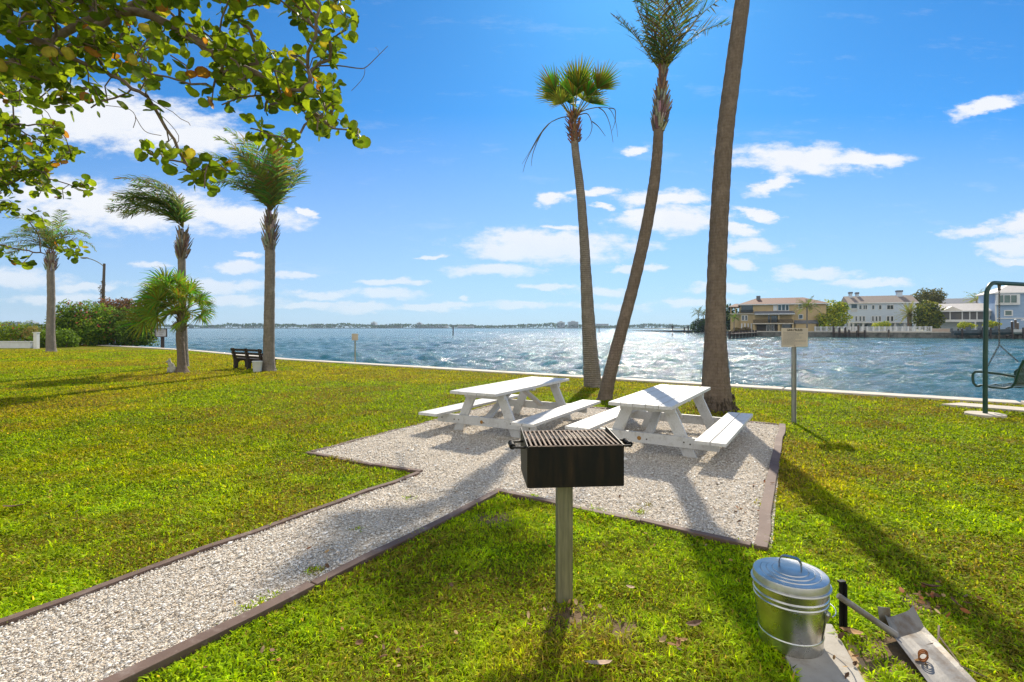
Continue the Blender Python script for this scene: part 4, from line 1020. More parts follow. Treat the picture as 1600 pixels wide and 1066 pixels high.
# --- left palms blown by the wind
QG = ((.05, .085, .028), (.19, .235, .075))
def queen(name, lab, base, ctrl, d, rads, boot, crown, frs, L0, n=50):
    T = thing(name, base, lab, 'palm tree'); trunk(T, cp(ctrl, d), rads, M['trunk_grey'], seg=18, n=60, flare=4)
    boots(T, pp(*boot[0], d), pp(*boot[1], d), boot[2], boot[2]*.6, 90, .34, GREYB, .4, 1.6, .05)
    b_ = pp(*crown, d)
    frs = frs+[] if 0 else frs+[(x+U(-.2, .2), y+U(-.4, .4), z, l*U(.8, 1.05), wd_*U(.8, 1.2), gr*U(.8, 1.4)) for x, y, z, l, wd_, gr in frs[::3]]
    for (x, y, z, l, wd_, gr) in frs:
        feather(T, b_, V((x, y, z)), L0*l, wind=wd_, grav=gr, leaf=.72, n=int(n*1.0), cols_=QG, w_=.022, bare=.08, droop=.35, leafwind=.55)
    return T
queen('queen_palm', 'upright palm with shaggy boots, right of the park bench', gp(421, 580), [(421, 581), (420, 560), (421, 480), (422, 400), (421, 340)], 17.65, [.25, .19, .17, .165, .11], ((421, 392), (423, 335), .21), (423, 330),
      [(-.55, .1, 1, 1.0, .06, .06), (-.35, -.4, 1, 1.1, .07, .05), (-.2, .3, 1, 1.15, .07, .05), (0, -.2, 1, 1.2, .06, .05), (.2, .2, 1, 1.1, .05, .04), (.38, -.1, 1, 1.05, .035, .03), (.5, .3, 1, .9, .03, .03), (-.7, -.1, 1, .9, .09, .06), (.1, -.6, 1, .95, .05, .05), (.3, -.5, 1, 1, .05, .04), (-.1, .6, 1, 1.1, .07, .04), (-.5, .5, .9, 1.2, .10, .05), (.45, -.35, 1, .9, .03, .04), (-.3, 0, 1, 1.2, .10, .04)], 2.55)
queen('queen_palm', 'palm behind the short bushy palm, crown swept hard left by wind', gp(288, 573), [(288, 574), (287, 540), (285, 480), (284, 400), (285, 368)], 19.6, [.17, .14, .135, .13, .10], ((284, 406), (286, 365), .19), (286, 356),
      [(-.1, .1, 1, 1.0, .20, .06), (-.25, -.2, 1, 1.05, .20, .06), (.05, .2, 1, 1.1, .20, .05), (-.4, 0, 1, 1.1, .22, .06), (.1, -.2, 1, .95, .18, .06), (-.5, .3, .9, 1.0, .22, .08), (-.6, -.2, .8, 1.0, .2, .08), (.15, 0, 1, 1.05, .17, .07), (-.05, -.4, 1, .95, .2, .08), (-.3, .4, 1, 1.15, .2, .05), (-.45, -.4, .7, .8, .2, .10), (0, 0, 1, 1.25, .21, .045)], 2.75)
queen('queen_palm', 'farthest left palm, standing on the lawn in front of the hedge', gp(80, 550), [(80, 551), (79, 520), (80, 470), (79, 415), (79, 395)], 31.6, [.27, .22, .20, .19, .15], ((79, 424), (80, 396), .30), (80, 390),
      [(-.5, .1, 1, 1.0, .10, .10), (-.9, -.2, .7, 1.0, .12, .12), (.2, .2, 1, 1.0, .05, .12), (.6, 0, .9, .95, -.02, .14), (.1, -.4, 1, 1.0, .10, .1), (-.3, .4, 1, 1.1, .14, .09), (-1, .2, .5, 1, .1, .12), (.4, -.3, .9, .9, .03, .14), (-.6, -.5, .8, 1.0, .12, .13), (0, 0, 1, 1.1, .12, .1), (.5, .4, .7, .85, 0, .16), (-.8, 0, .9, 1.1, .12, .1)], 3.1, 44)
for o_ in list(col.objects):
    if o_.name.startswith('queen_palm'): o_['group'] = 'grey palms on left part of the lawn'
# short cabbage palm
base = gp(284, 583); dS = 17.0
T = thing('cabbage_palm', base, 'short bushy fan palm with wind blown fronds beside the dog statue', 'palm tree')
trunk(T, cp([(285, 583), (284, 572), (283, 550), (281, 525), (284, 505), (284, 490)], dS), [.25, .14, .12, .12, .115, .10], M['trunk_brown'], seg=18, n=40, flare=4)
boots(T, pp(282, 520, dS), pp(284, 485, dS), .15, .12, 50, .25, [(.2, .15, .08), (.12, .09, .05), (.16, .17, .06)], .7, .5, .04)
cS = pp(284, 490, dS); SG = ((.05, .10, .012), (.18, .23, .03))
for i in range(42):
    a = i*2.4; f = i/41; el_ = 1.25-1.7*f; r = U(.65, 1.05)
    dv = V((math.cos(a)*math.cos(el_)*1.05-.42, math.sin(a)*math.cos(el_), math.sin(el_)+.12)); dv.normalize()
    fan(T, cS+dv*.08, cS+dv*r*(.75 if dv.x > .2 else 1.0), U(.55, .74)*(.8 if dv.x > .3 else 1), V((U(-.4, .4), -1, U(.2, .9))), 1.8, 28, SG, .30, sag=.15, wind=.3)

# --- sea grape trees
def leafy_nodes(nodes, rng): return nodes
LEAFV = []
for k in range(9):
    a = math.radians(20+320*k/8-160-20+0); LEAFV.append((math.sin(a)*.5*1.04, -math.cos(a)*0+math.cos(a)*.5))
def seagrape(lab, base, limbs, clusters, leafsize, trunk_ctrl, trunk_r, group):
    T = thing('sea_grape_tree', base, lab, 'tree', group)
    N = []   # nodes: pos, parent, children weight
    par = []; 
    def addnode(p, pa): N.append(V(p)); par.append(pa); return len(N)-1
    tr = [addnode(p, i-1) for i, p in enumerate(smooth_path(trunk_ctrl, 14))]
    for lim in limbs:
        a = min(range(len(N)), key=lambda i: (N[i]-V(lim[0])).length)
        pts = smooth_path(lim, max(6, int(sum((V(lim[i])-V(lim[i+1])).length for i in range(len(lim)-1))/.16)))
        for p in pts:
            a = addnode(p+V((U(-.02, .02), U(-.02, .02), U(-.02, .02))), a)
    NP = len(N); arr = np.array([tuple(p) for p in N])
    cl = sorted(clusters, key=lambda c: np.min(np.linalg.norm(arr-np.array(tuple(c)), axis=1)))
    ends = []
    for c in cl:
        dist = np.linalg.norm(arr-np.array(tuple(c)), axis=1); a = int(np.argmin(dist+(np.arange(len(arr)) < 12)*1.0)); D_ = dist[a]
        k = max(2, int(D_/.13)); st = N[a].copy(); new = []
        bend = V((U(-.18, .18), U(-.18, .18), U(-.05, .2)))*D_
        for j in range(1, k+1):
            f = j/k; p = st.lerp(c, f)+bend*math.sin(math.pi*f)+V((U(-1, 1), U(-1, 1), U(-1, 1)))*.018
            a = addnode(p, a); new.append(tuple(p))
        arr = np.vstack([arr, np.array(new)]); ends.append((a, (V(N[a])-V(N[par[a]])).normalized()))
    wgt = np.zeros(len(N)); 
    for e_, _ in ends: wgt[e_] += 1
    for i in range(len(N)-1, 0, -1): wgt[par[i]] += wgt[i]
    rad = np.minimum(.0034+.0036*np.maximum(wgt, 0)**.5, .045)
    mb = MB()
    kids = {}
    for i, p_ in enumerate(par): kids.setdefault(p_, []).append(i)
    def chain_from(i):
        pts_ = [N[par[i]]] if par[i] >= 0 else []; rs = [rad[i]] if par[i] >= 0 else []; j = i; rest = []
        while True:
            pts_.append(N[j]); rs.append(rad[j]); ch = kids.get(j, [])
            if not ch: break
            ch = sorted(ch, key=lambda q: -wgt[q]); rest += ch[1:]; j = ch[0]
        return pts_, rs, rest
    stack = [0]; 
    mbt = MB(); first = True
    while stack:
        i = stack.pop(); pts_, rs, rest = chain_from(i); stack += rest
        if len(pts_) < 2: continue
        if first:
            k = 15; mbt.tube(pts_[:k], [max(r, trunk_r*(1-.4*q/k)) for q, r in enumerate(rs[:k])], 14); mb.tube(pts_[k-1:], rs[k-1:], 8, c=None); first = False
        else: mb.tube(pts_, rs, 7 if rs[0] > .02 else 5, cap=False)
    mbt.build('trunk', M['bark'], T, smooth=True); mb.build('branches', M['bark'], T, smooth=True)
    # leaves
    acc = [[], [], []]
    for e_, dv in ends:
        nl = random.randint(5, 9); tone = random.random()
        for q in range(nl):
            p = N[e_]-dv*U(0, .16); a = U(0, 6.28); s1 = dv.cross(V((.3, .2, 1))).normalized(); s2 = dv.cross(s1)
            o_ = (s1*math.cos(a)+s2*math.sin(a)+dv*U(-.2, .9)).normalized(); pet = U(.02, .05); S = leafsize*U(.55, 1.12)
            c0_ = p+o_*(pet+S*.5)
            up = V((U(-.8, .8), U(-.8, .8), U(.1, 1))).normalized(); up = (up-o_*up.dot(o_)).normalized(); sd_ = o_.cross(up)
            r = random.random()
            if r < .018: c = (.42, .20, .03); c2 = (.34, .10, .03)
            elif r < .045: c = (.40, .34, .04); c2 = (.32, .22, .03)
            elif r < .38: c = (.27, .34, .02); c2 = (.21, .28, .02)
            else: c = (.085+.07*tone, .15+.08*tone, .014); c2 = (c[0]*.8+.03, c[1]*.8, .015)
            f_ = U(.75, 1.25); c = tuple(v_*f_ for v_ in c); c2 = tuple(v_*f_ for v_ in c2)
            v0 = len(acc[0]); K = 10; cup = U(-.05, .22); fold = U(.05, .35)
            acc[0].append(c0_); acc[2].append(c)
            for ring, rf in ((0, .55), (1, 1.0)):
                for k in range(K):
                    an = 2*math.pi*k/K+math.pi; x_ = math.cos(an); y_ = math.sin(an)
                    rr_ = rf*(1-.28*max(0, -x_)**6)   # notch at the stalk
                    z_ = cup*rf*rf+fold*abs(y_)*rf*.5+(.05*math.sin(an*3+q) if ring else 0)
                    acc[0].append(c0_+o_*x_*rr_*S*.47+sd_*y_*rr_*S*.54+up*z_*S*.5); acc[2].append(c if ring == 0 else c2)
            for k in range(K):
                k2 = (k+1) % K; acc[1].append((v0, v0+1+k, v0+1+k2)); acc[1].append((v0+1+k, v0+1+K+k, v0+1+K+k2, v0+1+k2))
    mesh_acc(acc, 'foliage', M['leaf'], T)
    return T
# target outline of the near crown in the photograph -> points in a slab 4.2 .. 6.4 m away
near_poly = [(-60, -60), (560, -60), (548, 22), (556, 45), (520, 70), (520, 110), (538, 150), (560, 190), (578, 215), (560, 235), (520, 220), (470, 205), (440, 190), (330, 130), (300, 60), (255, 70), (230, 140), (215, 150), (180, 100), (140, 120), (130, 165), (70, 130), (-60, 125)]
near_extra = [(60, 155), (90, 160), (115, 165), (145, 170), (105, 155), (225, 235), (238, 240), (255, 250), (275, 240), (285, 262), (300, 285), (310, 275), (318, 292), (325, 262), (345, 260), (362, 268), (250, 228), (430, 235), (405, 215), (415, 225), (545, 205), (560, 212), (390, 200), (440, 215), (400, 150), (180, 155), (165, 160), (150, 60), (330, 160), (350, 165), (245, 175), (455, 225), (300, 130), (270, 90), (480, 190)]
def px_in(poly, n, d0, d1):
    out = []; xs = [p[0] for p in poly]; ys = [p[1] for p in poly]
    while len(out) < n:
        x, y = U(min(xs), max(xs)), U(min(ys), max(ys))
        if inpoly(np.array([x]), np.array([y]), poly)[0]:
            if y > 10 and fbm(np.array([x/55.]), np.array([y/45.]), 12)[0] < .44: continue
            out.append(pp(x, y, U(d0, d1)))
    return out
cl = px_in(near_poly, 450, 4.7, 7.2)+[pp(x, y, 5.3+U(-.25, .25)) for x, y in near_extra]
# the part of the crown above and outside the picture
while len(cl) < 750:
    q = V((U(-9.5, -1.5), U(3.2, 8.5), U(4.4, 7.4))); kx, ky = 800+F*q.x/q.y, HY-F*(q.z-CZ)/q.y
    if (ky < -45 and kx < 560) or kx < -60: cl.append(q)
limbs = [[V((-6.9, 5.0, 2.2)), pp(-120, 40, 5.4), pp(20, 55, 5.4), pp(100, 85, 5.4), pp(160, 112, 5.4), pp(230, 150, 5.3), pp(300, 195, 5.3)],
         [pp(100, 85, 5.4), pp(190, 20, 5.6), pp(280, 45, 5.6), pp(340, 90, 5.6), pp(430, 130, 5.6), pp(500, 185, 5.5)],
         [V((-6.9, 5.0, 2.4)), V((-5.5, 5.8, 4.6)), V((-4.0, 6.2, 5.6)), V((-2.6, 6.2, 6.0))], [V((-6.9, 5.0, 2.4)), V((-7.6, 4.4, 4.4)), V((-8.2, 4.0, 5.8))], [pp(230, 150, 5.3), pp(260, 200, 5.3), pp(275, 235, 5.3), pp(300, 270, 5.3)]]
seagrape('big sea grape tree reaching in over the path from top left', V((-6.9, 4.9, 0)), limbs, cl, .124, [V((-6.7, 4.8, -.1)), V((-6.8, 4.9, 1.2)), V((-6.9, 5.0, 2.4))], .17, 'sea grape trees at the left edge')
# bare twig reaching right
T0 = [o_ for o_ in col.objects if o_.name == 'sea_grape_tree'][0]
mb = MB(); D5 = 5.5
mb.tube(smooth_path([pp(x, y, D5) for x, y in [(500, 103), (530, 103), (560, 107), (572, 105), (590, 88), (606, 72)]], 16), [.0075*(1-.8*i/16)+.001 for i in range(17)], 5)
mb.tube(smooth_path([pp(x, y, D5) for x, y in [(570, 107), (569, 118), (561, 130), (549, 142)]], 8), .0028, 5)
mb.tube([pp(593, 86, D5), pp(590, 77, D5), pp(586, 74, D5)], .0016, 4)
for tw in ([(165, 165), (200, 170), (212, 183), (208, 200)], [(212, 183), (222, 200), (232, 208), (252, 212)], [(235, 168), (262, 190), (280, 215), (270, 232)]):
    mb.tube(smooth_path([pp(x, y, 5.3) for x, y in tw], 8), .0035, 5)
mb.build('bare_twig', M['bark'], T0)
far_poly = [(-40, 165), (20, 172), (60, 185), (95, 205), (90, 232), (120, 235), (110, 260), (75, 268), (95, 290), (60, 295), (20, 290), (35, 325), (75, 335), (55, 350), (15, 350), (5, 400), (-40, 400)]
far_extra = [(125, 290), (135, 300), (138, 292), (100, 310), (95, 300), (105, 385), (125, 388), (115, 400), (100, 395), (60, 305), (110, 245), (120, 232), (35, 412), (20, 408), (10, 395), (60, 330), (75, 280), (10, 145), (30, 140), (50, 150)]
cl = px_in(far_poly, 150, 9.3, 11.2)+[pp(x, y, 10+U(-.4, .4)) for x, y in far_extra]+[pp(U(-20, 60), U(125, 165), U(9.5, 11)) for _ in range(20)]
while len(cl) < 350:
    q = V((U(-15.5, -10.6), U(8.0, 12.5), U(3.0, 6.8)))
    if 800+F*q.x/q.y < -40: cl.append(q)
limbs = [[V((-13.3, 10.2, 1.6)), pp(-120, 330, 10.2), pp(-20, 300, 10.2), pp(50, 270, 10.1), pp(90, 250, 10)], [V((-13.3, 10.2, 1.9)), pp(-150, 230, 10.2), pp(-30, 200, 10.2), pp(60, 195, 10.2)], [V((-13.3, 10.2, 1.7)), pp(-150, 420, 10.2), pp(-30, 380, 10.1), pp(20, 388, 10), pp(70, 396, 10)]]
seagrape('smaller sea grape tree farther off at left edge, in front of the first palm', V((-13.2, 10.2, 0)), limbs, cl, .150, [V((-13.0, 10.1, -.1)), V((-13.2, 10.2, 1.0)), V((-13.3, 10.2, 1.9))], .13, 'sea grape trees at the left edge')

# --- leafy bushes
def bushmass(name, lab, cat, lumps, n, leaf, cols_, flowers=None, ff=.0, group=None, mat=None, base=None, trunk_h=None, aspect=.55):
    """lumps: (center, (rx,ry,rz)); leaves scattered in shells of the lumps"""
    b_ = V(base) if base is not None else V((lumps[0][0][0], lumps[0][0][1], 0))
    T = thing(name, b_, lab, cat, group)
    vol = np.array([l[1][0]*l[1][2]+l[1][0]*l[1][1] for l in lumps]); vol = vol/vol.sum(); k = RNG.choice(len(lumps), n, p=vol)
    C0 = np.array([tuple(l[0]) for l in lumps])[k]; R0 = np.array([l[1] for l in lumps])[k]
    dv = RNG.normal(size=(n, 3)); dv /= np.linalg.norm(dv, axis=1)[:, None]
    rad = RNG.random(n)**.28; nz = fbm(dv[:, 0]*2.4+k*3.1, dv[:, 2]*2.4+dv[:, 1]*1.7, 31, 3)
    p = C0+R0*dv*(rad*(.62+.75*nz))[:, None]; p[:, 2] = np.maximum(p[:, 2], b_.z+.03)
    q = RNG.normal(size=(n, 3))*.8+dv*.9+np.array([0, 0, .5]); q /= np.linalg.norm(q, axis=1)[:, None]
    a = np.cross(q, RNG.normal(size=(n, 3))); a /= np.linalg.norm(a, axis=1)[:, None]; b2 = np.cross(q, a); S = leaf*RNG.uniform(.6, 1.3, n)[:, None]
    vv = np.stack([p-a*S, p+b2*S*aspect+q*S*.12, p+a*S, p-b2*S*aspect+q*S*.12], 1).reshape(-1, 3); f = (np.arange(n)*4)[:, None]+np.arange(4)
    c = np.array(cols_)[RNG.integers(0, len(cols_), n)]*RNG.uniform(.6, 1.25, (n, 1))*(.8+.5*nz[:, None])
    if flowers is not None:
        fl = fbm(p[:, 0]*.9, p[:, 2]*1.4+p[:, 1], 77, 3); m_ = (fl > .52) & (RNG.random(n) < ff) & (rad > .7)
        c[m_] = np.array(flowers)[RNG.integers(0, len(flowers), m_.sum())]
    np_mesh('crown' if trunk_h else 'foliage', vv, f, mat or M['leaf_far'], np.repeat(c, 4, 0), T)
    mb = MB()
    for l in lumps[:6]:
        for _ in range(3 if not trunk_h else 1):
            c_ = V(l[0])+V((U(-.5, .5)*l[1][0], U(-.5, .5)*l[1][1], 0)); s = V((b_.x+(c_.x-b_.x)*(.7 if not trunk_h else .15), b_.y+(c_.y-b_.y)*(.7 if not trunk_h else .15), b_.z-.1))
            r = .03*max(1, l[1][0]) if not trunk_h else .14
            mb.tube([s, s.lerp(c_, .5)+V((U(-.1, .1), U(-.1, .1), 0)), c_], [r, r*.7, r*.3], 6)
    mb.build('stems' if not trunk_h else 'trunk', M['bark'], T)
    return T
GB = [(.09, .17, .015), (.16, .25, .02), (.05, .10, .012), (.22, .28, .025)]; DK = [(.025, .055, .012), (.05, .09, .018), (.02, .04, .012)]; YG = [(.30, .34, .02), (.16, .24, .02), (.42, .40, .03)]
RED = [(.40, .06, .07), (.45, .14, .10), (.3, .07, .05)]
def L3(px, py, d, rx, ry, rz): return (pp(px, py, d), (rx, ry, rz))
bushmass('bougainvillea_bush', 'large bougainvillea bush with reddish blooms just right of the first palm', 'bush', [L3(115, 510, 43, 1.7, 1.4, 1.7), L3(128, 500, 43.5, 1.7, 1.4, 1.6), L3(100, 500, 43, 1.0, 1.1, 1.6), L3(140, 520, 42.5, 1.5, 1.4, 1.2)], 9000, .10, GB, RED, .18, 'bushes along the far left edge of the lawn')
bushmass('round_bush', 'bright green rounded bush in middle of the left bush row', 'bush', [L3(155, 508, 44, 1.7, 1.5, 1.7), L3(150, 520, 43, 1.9, 1.4, 1.2), L3(170, 512, 44, 1.4, 1.4, 1.7)], 8500, .10, [(.15, .26, .02), (.22, .32, .025), (.07, .14, .015)], RED, .05, 'bushes along the far left edge of the lawn')
bushmass('red_bush', 'reddish brown bush top rising behind green bushes near the lamp pole', 'bush', [L3(165, 487, 49, 1.0, 1.2, 1.3), L3(186, 484, 49, 1.6, 1.4, 1.1), L3(200, 482, 49.5, 1.0, 1.2, .9), L3(180, 505, 49, 2.2, 1.4, 1.6)], 6500, .11, [(.20, .10, .05), (.14, .08, .045), (.10, .09, .03), (.24, .12, .07)], RED, .12, 'bushes along the far left edge of the lawn')
bushmass('dark_bush', 'dark green bush mass ending the row at the water, behind short palm', 'bush', [L3(192, 515, 44, 1.8, 1.4, 1.7), L3(212, 520, 43, 1.7, 1.4, 1.4), L3(226, 522, 42.5, 1.1, 1.2, 1.2), L3(205, 503, 45, 1.6, 1.2, 1.2)], 9000, .10, [(.08, .14, .015), (.12, .19, .02), (.04, .07, .012)], RED, .10, 'bushes along the far left edge of the lawn')
bushmass('low_shrub', 'low round green shrub at the foot of the first palm', 'shrub', [L3(98, 530, 39, 1.0, .9, .75), L3(72, 530, 39, .9, .9, .75), L3(108, 532, 39, .6, .8, .6)], 4500, .08, [(.16, .25, .02), (.09, .15, .015)], None, 0, 'bushes along the far left edge of the lawn')
bushmass('clipped_hedge', 'long clipped green hedge behind the low white wall at far left', 'hedge', [L3(x, 524, 41, 1.3, .9, 1.0) for x in range(-120, 70, 14)], 16000, .08, [(.18, .25, .015), (.10, .17, .015), (.26, .30, .02)], RED, .08, base=pp(10, 540, 41)*1)
bushmass('bromeliad_plant', 'spiky pale orange and green plant on hedge end beside white post', 'plant', [L3(52, 521, 39.5, .6, .5, .5)], 900, .17, [(.30, .28, .08), (.4, .26, .1), (.14, .2, .04)], None, 0, aspect=.12)
T = thing('garden_wall', pp(0, 540, 37.5), 'low white wall in front of the clipped hedge at far left', 'wall')
T.location.z = 0
MB().box((pp(-35, 540, 37.5).x, 37.5, .22), (7.9, .2, .46)).build('wall', M['whitepaint'], T)
MB().box((pp(-35, 540, 37.5).x, 37.5, .475), (8.0, .3, .05)).build('coping', M['whitepaint'], T)
p = pp(57, 540, 36.6); T = thing('white_post', (p.x, p.y, 0), 'square white post at right end of the low wall', 'post')
MB().box((p.x, p.y, .55), (.24, .24, 1.14)).build('shaft', M['whitepaint'], T); MB().box((p.x, p.y, 1.15), (.30, .30, .06)).build('cap', M['whitepaint'], T)
# street lamp
p = pp(160, 470, 60); T = thing('street_lamp', (p.x, p.y, 0), 'weathered wooden lamp pole with a curved arm above the bushes', 'street lamp')
top = pp(163, 412, 60); MB().tube([(p.x, p.y, -.2), (p.x+.05, p.y, 4), top], [.19, .17, .13], 10).build('pole', M['pole'], T)
mb = MB(); mb.tube(smooth_path([pp(163, 417, 60), pp(155, 411, 60), pp(145, 406, 60), pp(136, 403.5, 60)], 10), .05, 8); mb.build('arm', M['galv_post'], T)
mb = MB(); a_ = pp(132, 403, 60); mb.box(a_, (.75, .3, .14)); mb.box(a_+V((-.1, 0, -.08)), (.4, .22, .06)); mb.build('lamp_head', M['galv_post'], T, bevel=.03)
acc = bushmass('climbing_vine', 'brown vine clinging to the lamp pole', 'vine', [(pp(161, 462, 60), (.26, .26, 2.4)), (pp(158, 452, 60), (.3, .2, .5))], 300, .10, [(.13, .10, .05), (.10, .08, .04)], None, 0, base=V((p.x, p.y, 0)))
# ================================================================= far bank
LZ = .55
bankf = [V((75, 200, 0)), V((62, 160, 0)), V((56.5, 131, 0)), V((78.5, 114.5, 0)), V((101, 101, 0)), V((130, 84, 0)), V((170, 60, 0))]
poly = bankf+[V((400, 60, 0)), V((500, 420, 0)), V((95, 420, 0)), V((80, 260, 0))]
mb = MB(); pl = [V((p.x, p.y, LZ)) for p in poly]; mb.add(pl, [tuple(q) for q in tessellate_polygon([pl])])
tag(mb.build('far_bank', P('bank_ground', (.28, .24, .17), (.14, .17, .06), .1, rough=.95)), kind='structure')
T = thing('bank_wall', bankf[2], 'dark stone bank wall below the houses across the water', 'seawall')
mb = MB()
for a, b in zip(bankf[:-1], bankf[1:]):
    n = (b-a).normalized(); n = V((n.y, -n.x, 0)); n = n if n.dot(V((-1, -1, 0))) > 0 else -n
    mb.prism([V((a.x, a.y, -3)), V((b.x, b.y, -3)), V((b.x, b.y, LZ-.15)), V((a.x, a.y, LZ-.15))], n*.5)
mb.build('wall', M['stone_bank'], T)
mb = MB()
for a, b in zip(bankf[2:-1], bankf[3:]):
    n = (b-a).normalized(); n = V((n.y, -n.x, 0)); n = n if n.dot(V((-1, -1, 0))) > 0 else -n
    mb.prism([V((a.x, a.y, LZ-.148)), V((b.x, b.y, LZ-.148)), V((b.x, b.y, LZ+.1)), V((a.x, a.y, LZ+.1))], n*.62)
mb.build('coping', M['concrete'], T)
PHI = math.radians(24)
class Fac:
    def __init__(s, px, d, phi=PHI):
        s.o = V(((px-800)/F*d, d, 0)); s.D = V((math.cos(phi), -math.sin(phi), 0)); s.N = V((-math.sin(phi), -math.cos(phi), 0)); s.R = Matrix.Rotation(-phi, 3, 'Z')
    def u(s, px, out=0):
        k = (px-800)/F; o = s.o+s.N*out; return (k*o.y-o.x)/(s.D.x-k*s.D.y)
    def z(s, px, py, out=0):
        u = s.u(px, out); y = (s.o+s.N*out+s.D*u).y; return CZ+(HY-py)/F*y
    def p(s, u, out, z): q = s.o+s.D*u+s.N*out; return V((q.x, q.y, z))
    def box(s, mb, u0, u1, o0, o1, z0, z1):
        c = s.p((u0+u1)/2, (o0+o1)/2, (z0+z1)/2); mb.box(c, (abs(u1-u0), abs(o1-o0), abs(z1-z0)), s.R); return mb
    def pb(s, mb, x0, x1, y0, y1, o0, o1):
        xm = (x0+x1)/2; return s.box(mb, s.u(x0, o1), s.u(x1, o1), o0, o1, s.z(xm, y1, o1), s.z(xm, y0, o1))
    def window(s, par, x0, x1, y0, y1, panes=1, out=0, glass='glass_dark', fr=.12):
        u0, u1 = s.u(x0, out), s.u(x1, out); xm = (x0+x1)/2; z0, z1 = s.z(xm, y1, out), s.z(xm, y0, out); mb = MB()
        s.box(mb, u0-fr, u1+fr, out-.02, out+.10, z1, z1+fr); s.box(mb, u0-fr, u1+fr, out-.02, out+.12, z0-fr, z0)
        for i in range(panes+1):
            uc = u0+(u1-u0)*i/panes; w_ = fr if i in (0, panes) else fr*.6
            a = uc-w_ if i == 0 else (uc if i == panes else uc-w_/2); s.box(mb, a, a+w_, out-.02, out+.098, z0, z1)
        w = mb.build('window', M['whitepaint'], par); mb = MB(); s.box(mb, u0+.001, u1-.001, out-.01, out+.03, z0+.001, z1-.001); mb.build('pane', M[glass], w); return w
def hip(f, mb, u0, u1, o0, o1, z0, z1, hl, hr, ov=.5, zt=.12):
    """hip or gable roof over a rectangle; hl/hr ridge insets"""
    u0 -= ov; u1 += ov; o0 -= ov; o1 += ov; m_ = (o0+o1)/2
    a, b, c, d = f.p(u0, o1, z0), f.p(u1, o1, z0), f.p(u1, o0, z0), f.p(u0, o0, z0); r0, r1 = f.p(u0+hl, m_, z1), f.p(u1-hr, m_, z1)
    e_ = V((0, 0, -zt)); vs = [a, b, c, d, r0, r1, a+e_, b+e_, c+e_, d+e_]
    mb.add(vs, [(0, 1, 5, 4), (2, 3, 4, 5), (1, 2, 5), (3, 0, 4), (9, 8, 7, 6), (0, 6, 7, 1), (1, 7, 8, 2), (2, 8, 9, 3), (3, 9, 6, 0)])
# ---- yellow house
f = Fac(1157, 134); T = thing('yellow_house', f.p(0, 0, LZ), 'large three storey tan stucco house with red tile roof across the water', 'house')
uL, uR = 0, f.u(1291); ze = 7.55; DP = 11
mb = MB(); f.box(mb, uL, uR, -DP, 0, LZ-.3, ze); mb.build('wall', M['plaster_y'], T)
mb = MB(); hip(f, mb, uL, uR, -DP, 0, ze, 9.35, 4.5, 5, .6); rf = mb.build('roof', M['tile_red'], T)
mb = MB(); f.box(mb, f.u(1182.5), f.u(1189), -4.6, -3.6, 8.4, 9.9); mb.build('chimney', M['slate'], rf)
mb = MB(); f.box(mb, uL-.62, uR+.62, .50, .62, ze-.22, ze-.02); mb.build('gutter', M['whitepaint'], rf)
# side loggia at the left
lw = f.u(1157)-f.u(1141); mb = MB(); f.box(mb, -lw, 0, -7, -1, LZ-.3, 5.0); mb.build('side_wing', M['plaster_y'], T)
mb = MB(); hip(f, mb, -lw, 0.2, -7, -1, 7.0, 7.9, 1.6, .5, .5); mb.build('wing_roof', M['tile_red'], T)
mb = MB()
for uu in (-lw+.15, -lw*.5, -.2): f.box(mb, uu-.13, uu+.13, -1.25, -1.0, 5, 6.9)
for oo in (-7, -4): f.box(mb, -lw+.02, -lw+.28, oo, oo+.25, 5, 6.9)
mb.build('column', M['plaster_y'], T)
mb = MB(); f.box(mb, -lw-.2, f.u(1178), -.9, .35, 4.98, 5.2); mb.build('floor_trim', M['concrete'], T)
def recess(par, x0, x1, y0, y1, out=.0, mat='recess_shade', name='recess', th=.02):
    mb = MB(); f.pb(mb, x0, x1, y0, y1, out-.05, out+th); return mb.build(name, M[mat], par)
recess(T, 1158, 1176.5, 477.5, 488.3, mat='glass_dark', name='balcony_opening')
def railing(par, x0, x1, y0, y1, out, mat='black_steel', nbar=24):
    mb = MB(); u0, u1 = f.u(x0, out), f.u(x1, out); xm = (x0+x1)/2; z0, z1 = f.z(xm, y1, out), f.z(xm, y0, out)
    f.box(mb, u0, u1, out-.04, out+.04, z1-.08, z1); f.box(mb, u0, u1, out-.04, out+.04, z0, z0+.07)
    for i in range(nbar+1): uu = u0+(u1-u0)*i/nbar; f.box(mb, uu-.03, uu+.03, out-.025, out+.025, z0+.07, z1-.08)
    mb.build('railing', M[mat], par)
railing(T, 1157, 1177, 484.5, 489, .3)
f.window(T, 1216, 1220.5, 476.5, 485, 1); f.window(T, 1222, 1226.5, 475.5, 485, 1); f.window(T, 1228, 1232, 476.5, 485, 1); f.window(T, 1209, 1213.5, 478, 485, 2, glass='whitepaint')
f.window(T, 1159.5, 1162.5, 493.3, 500.6, 1); f.window(T, 1164.5, 1167.5, 493.3, 500.6, 1)
f.window(T, 1248.5, 1254, 492, 498, 1); f.window(T, 1248.5, 1253, 475.5, 481.5, 1)
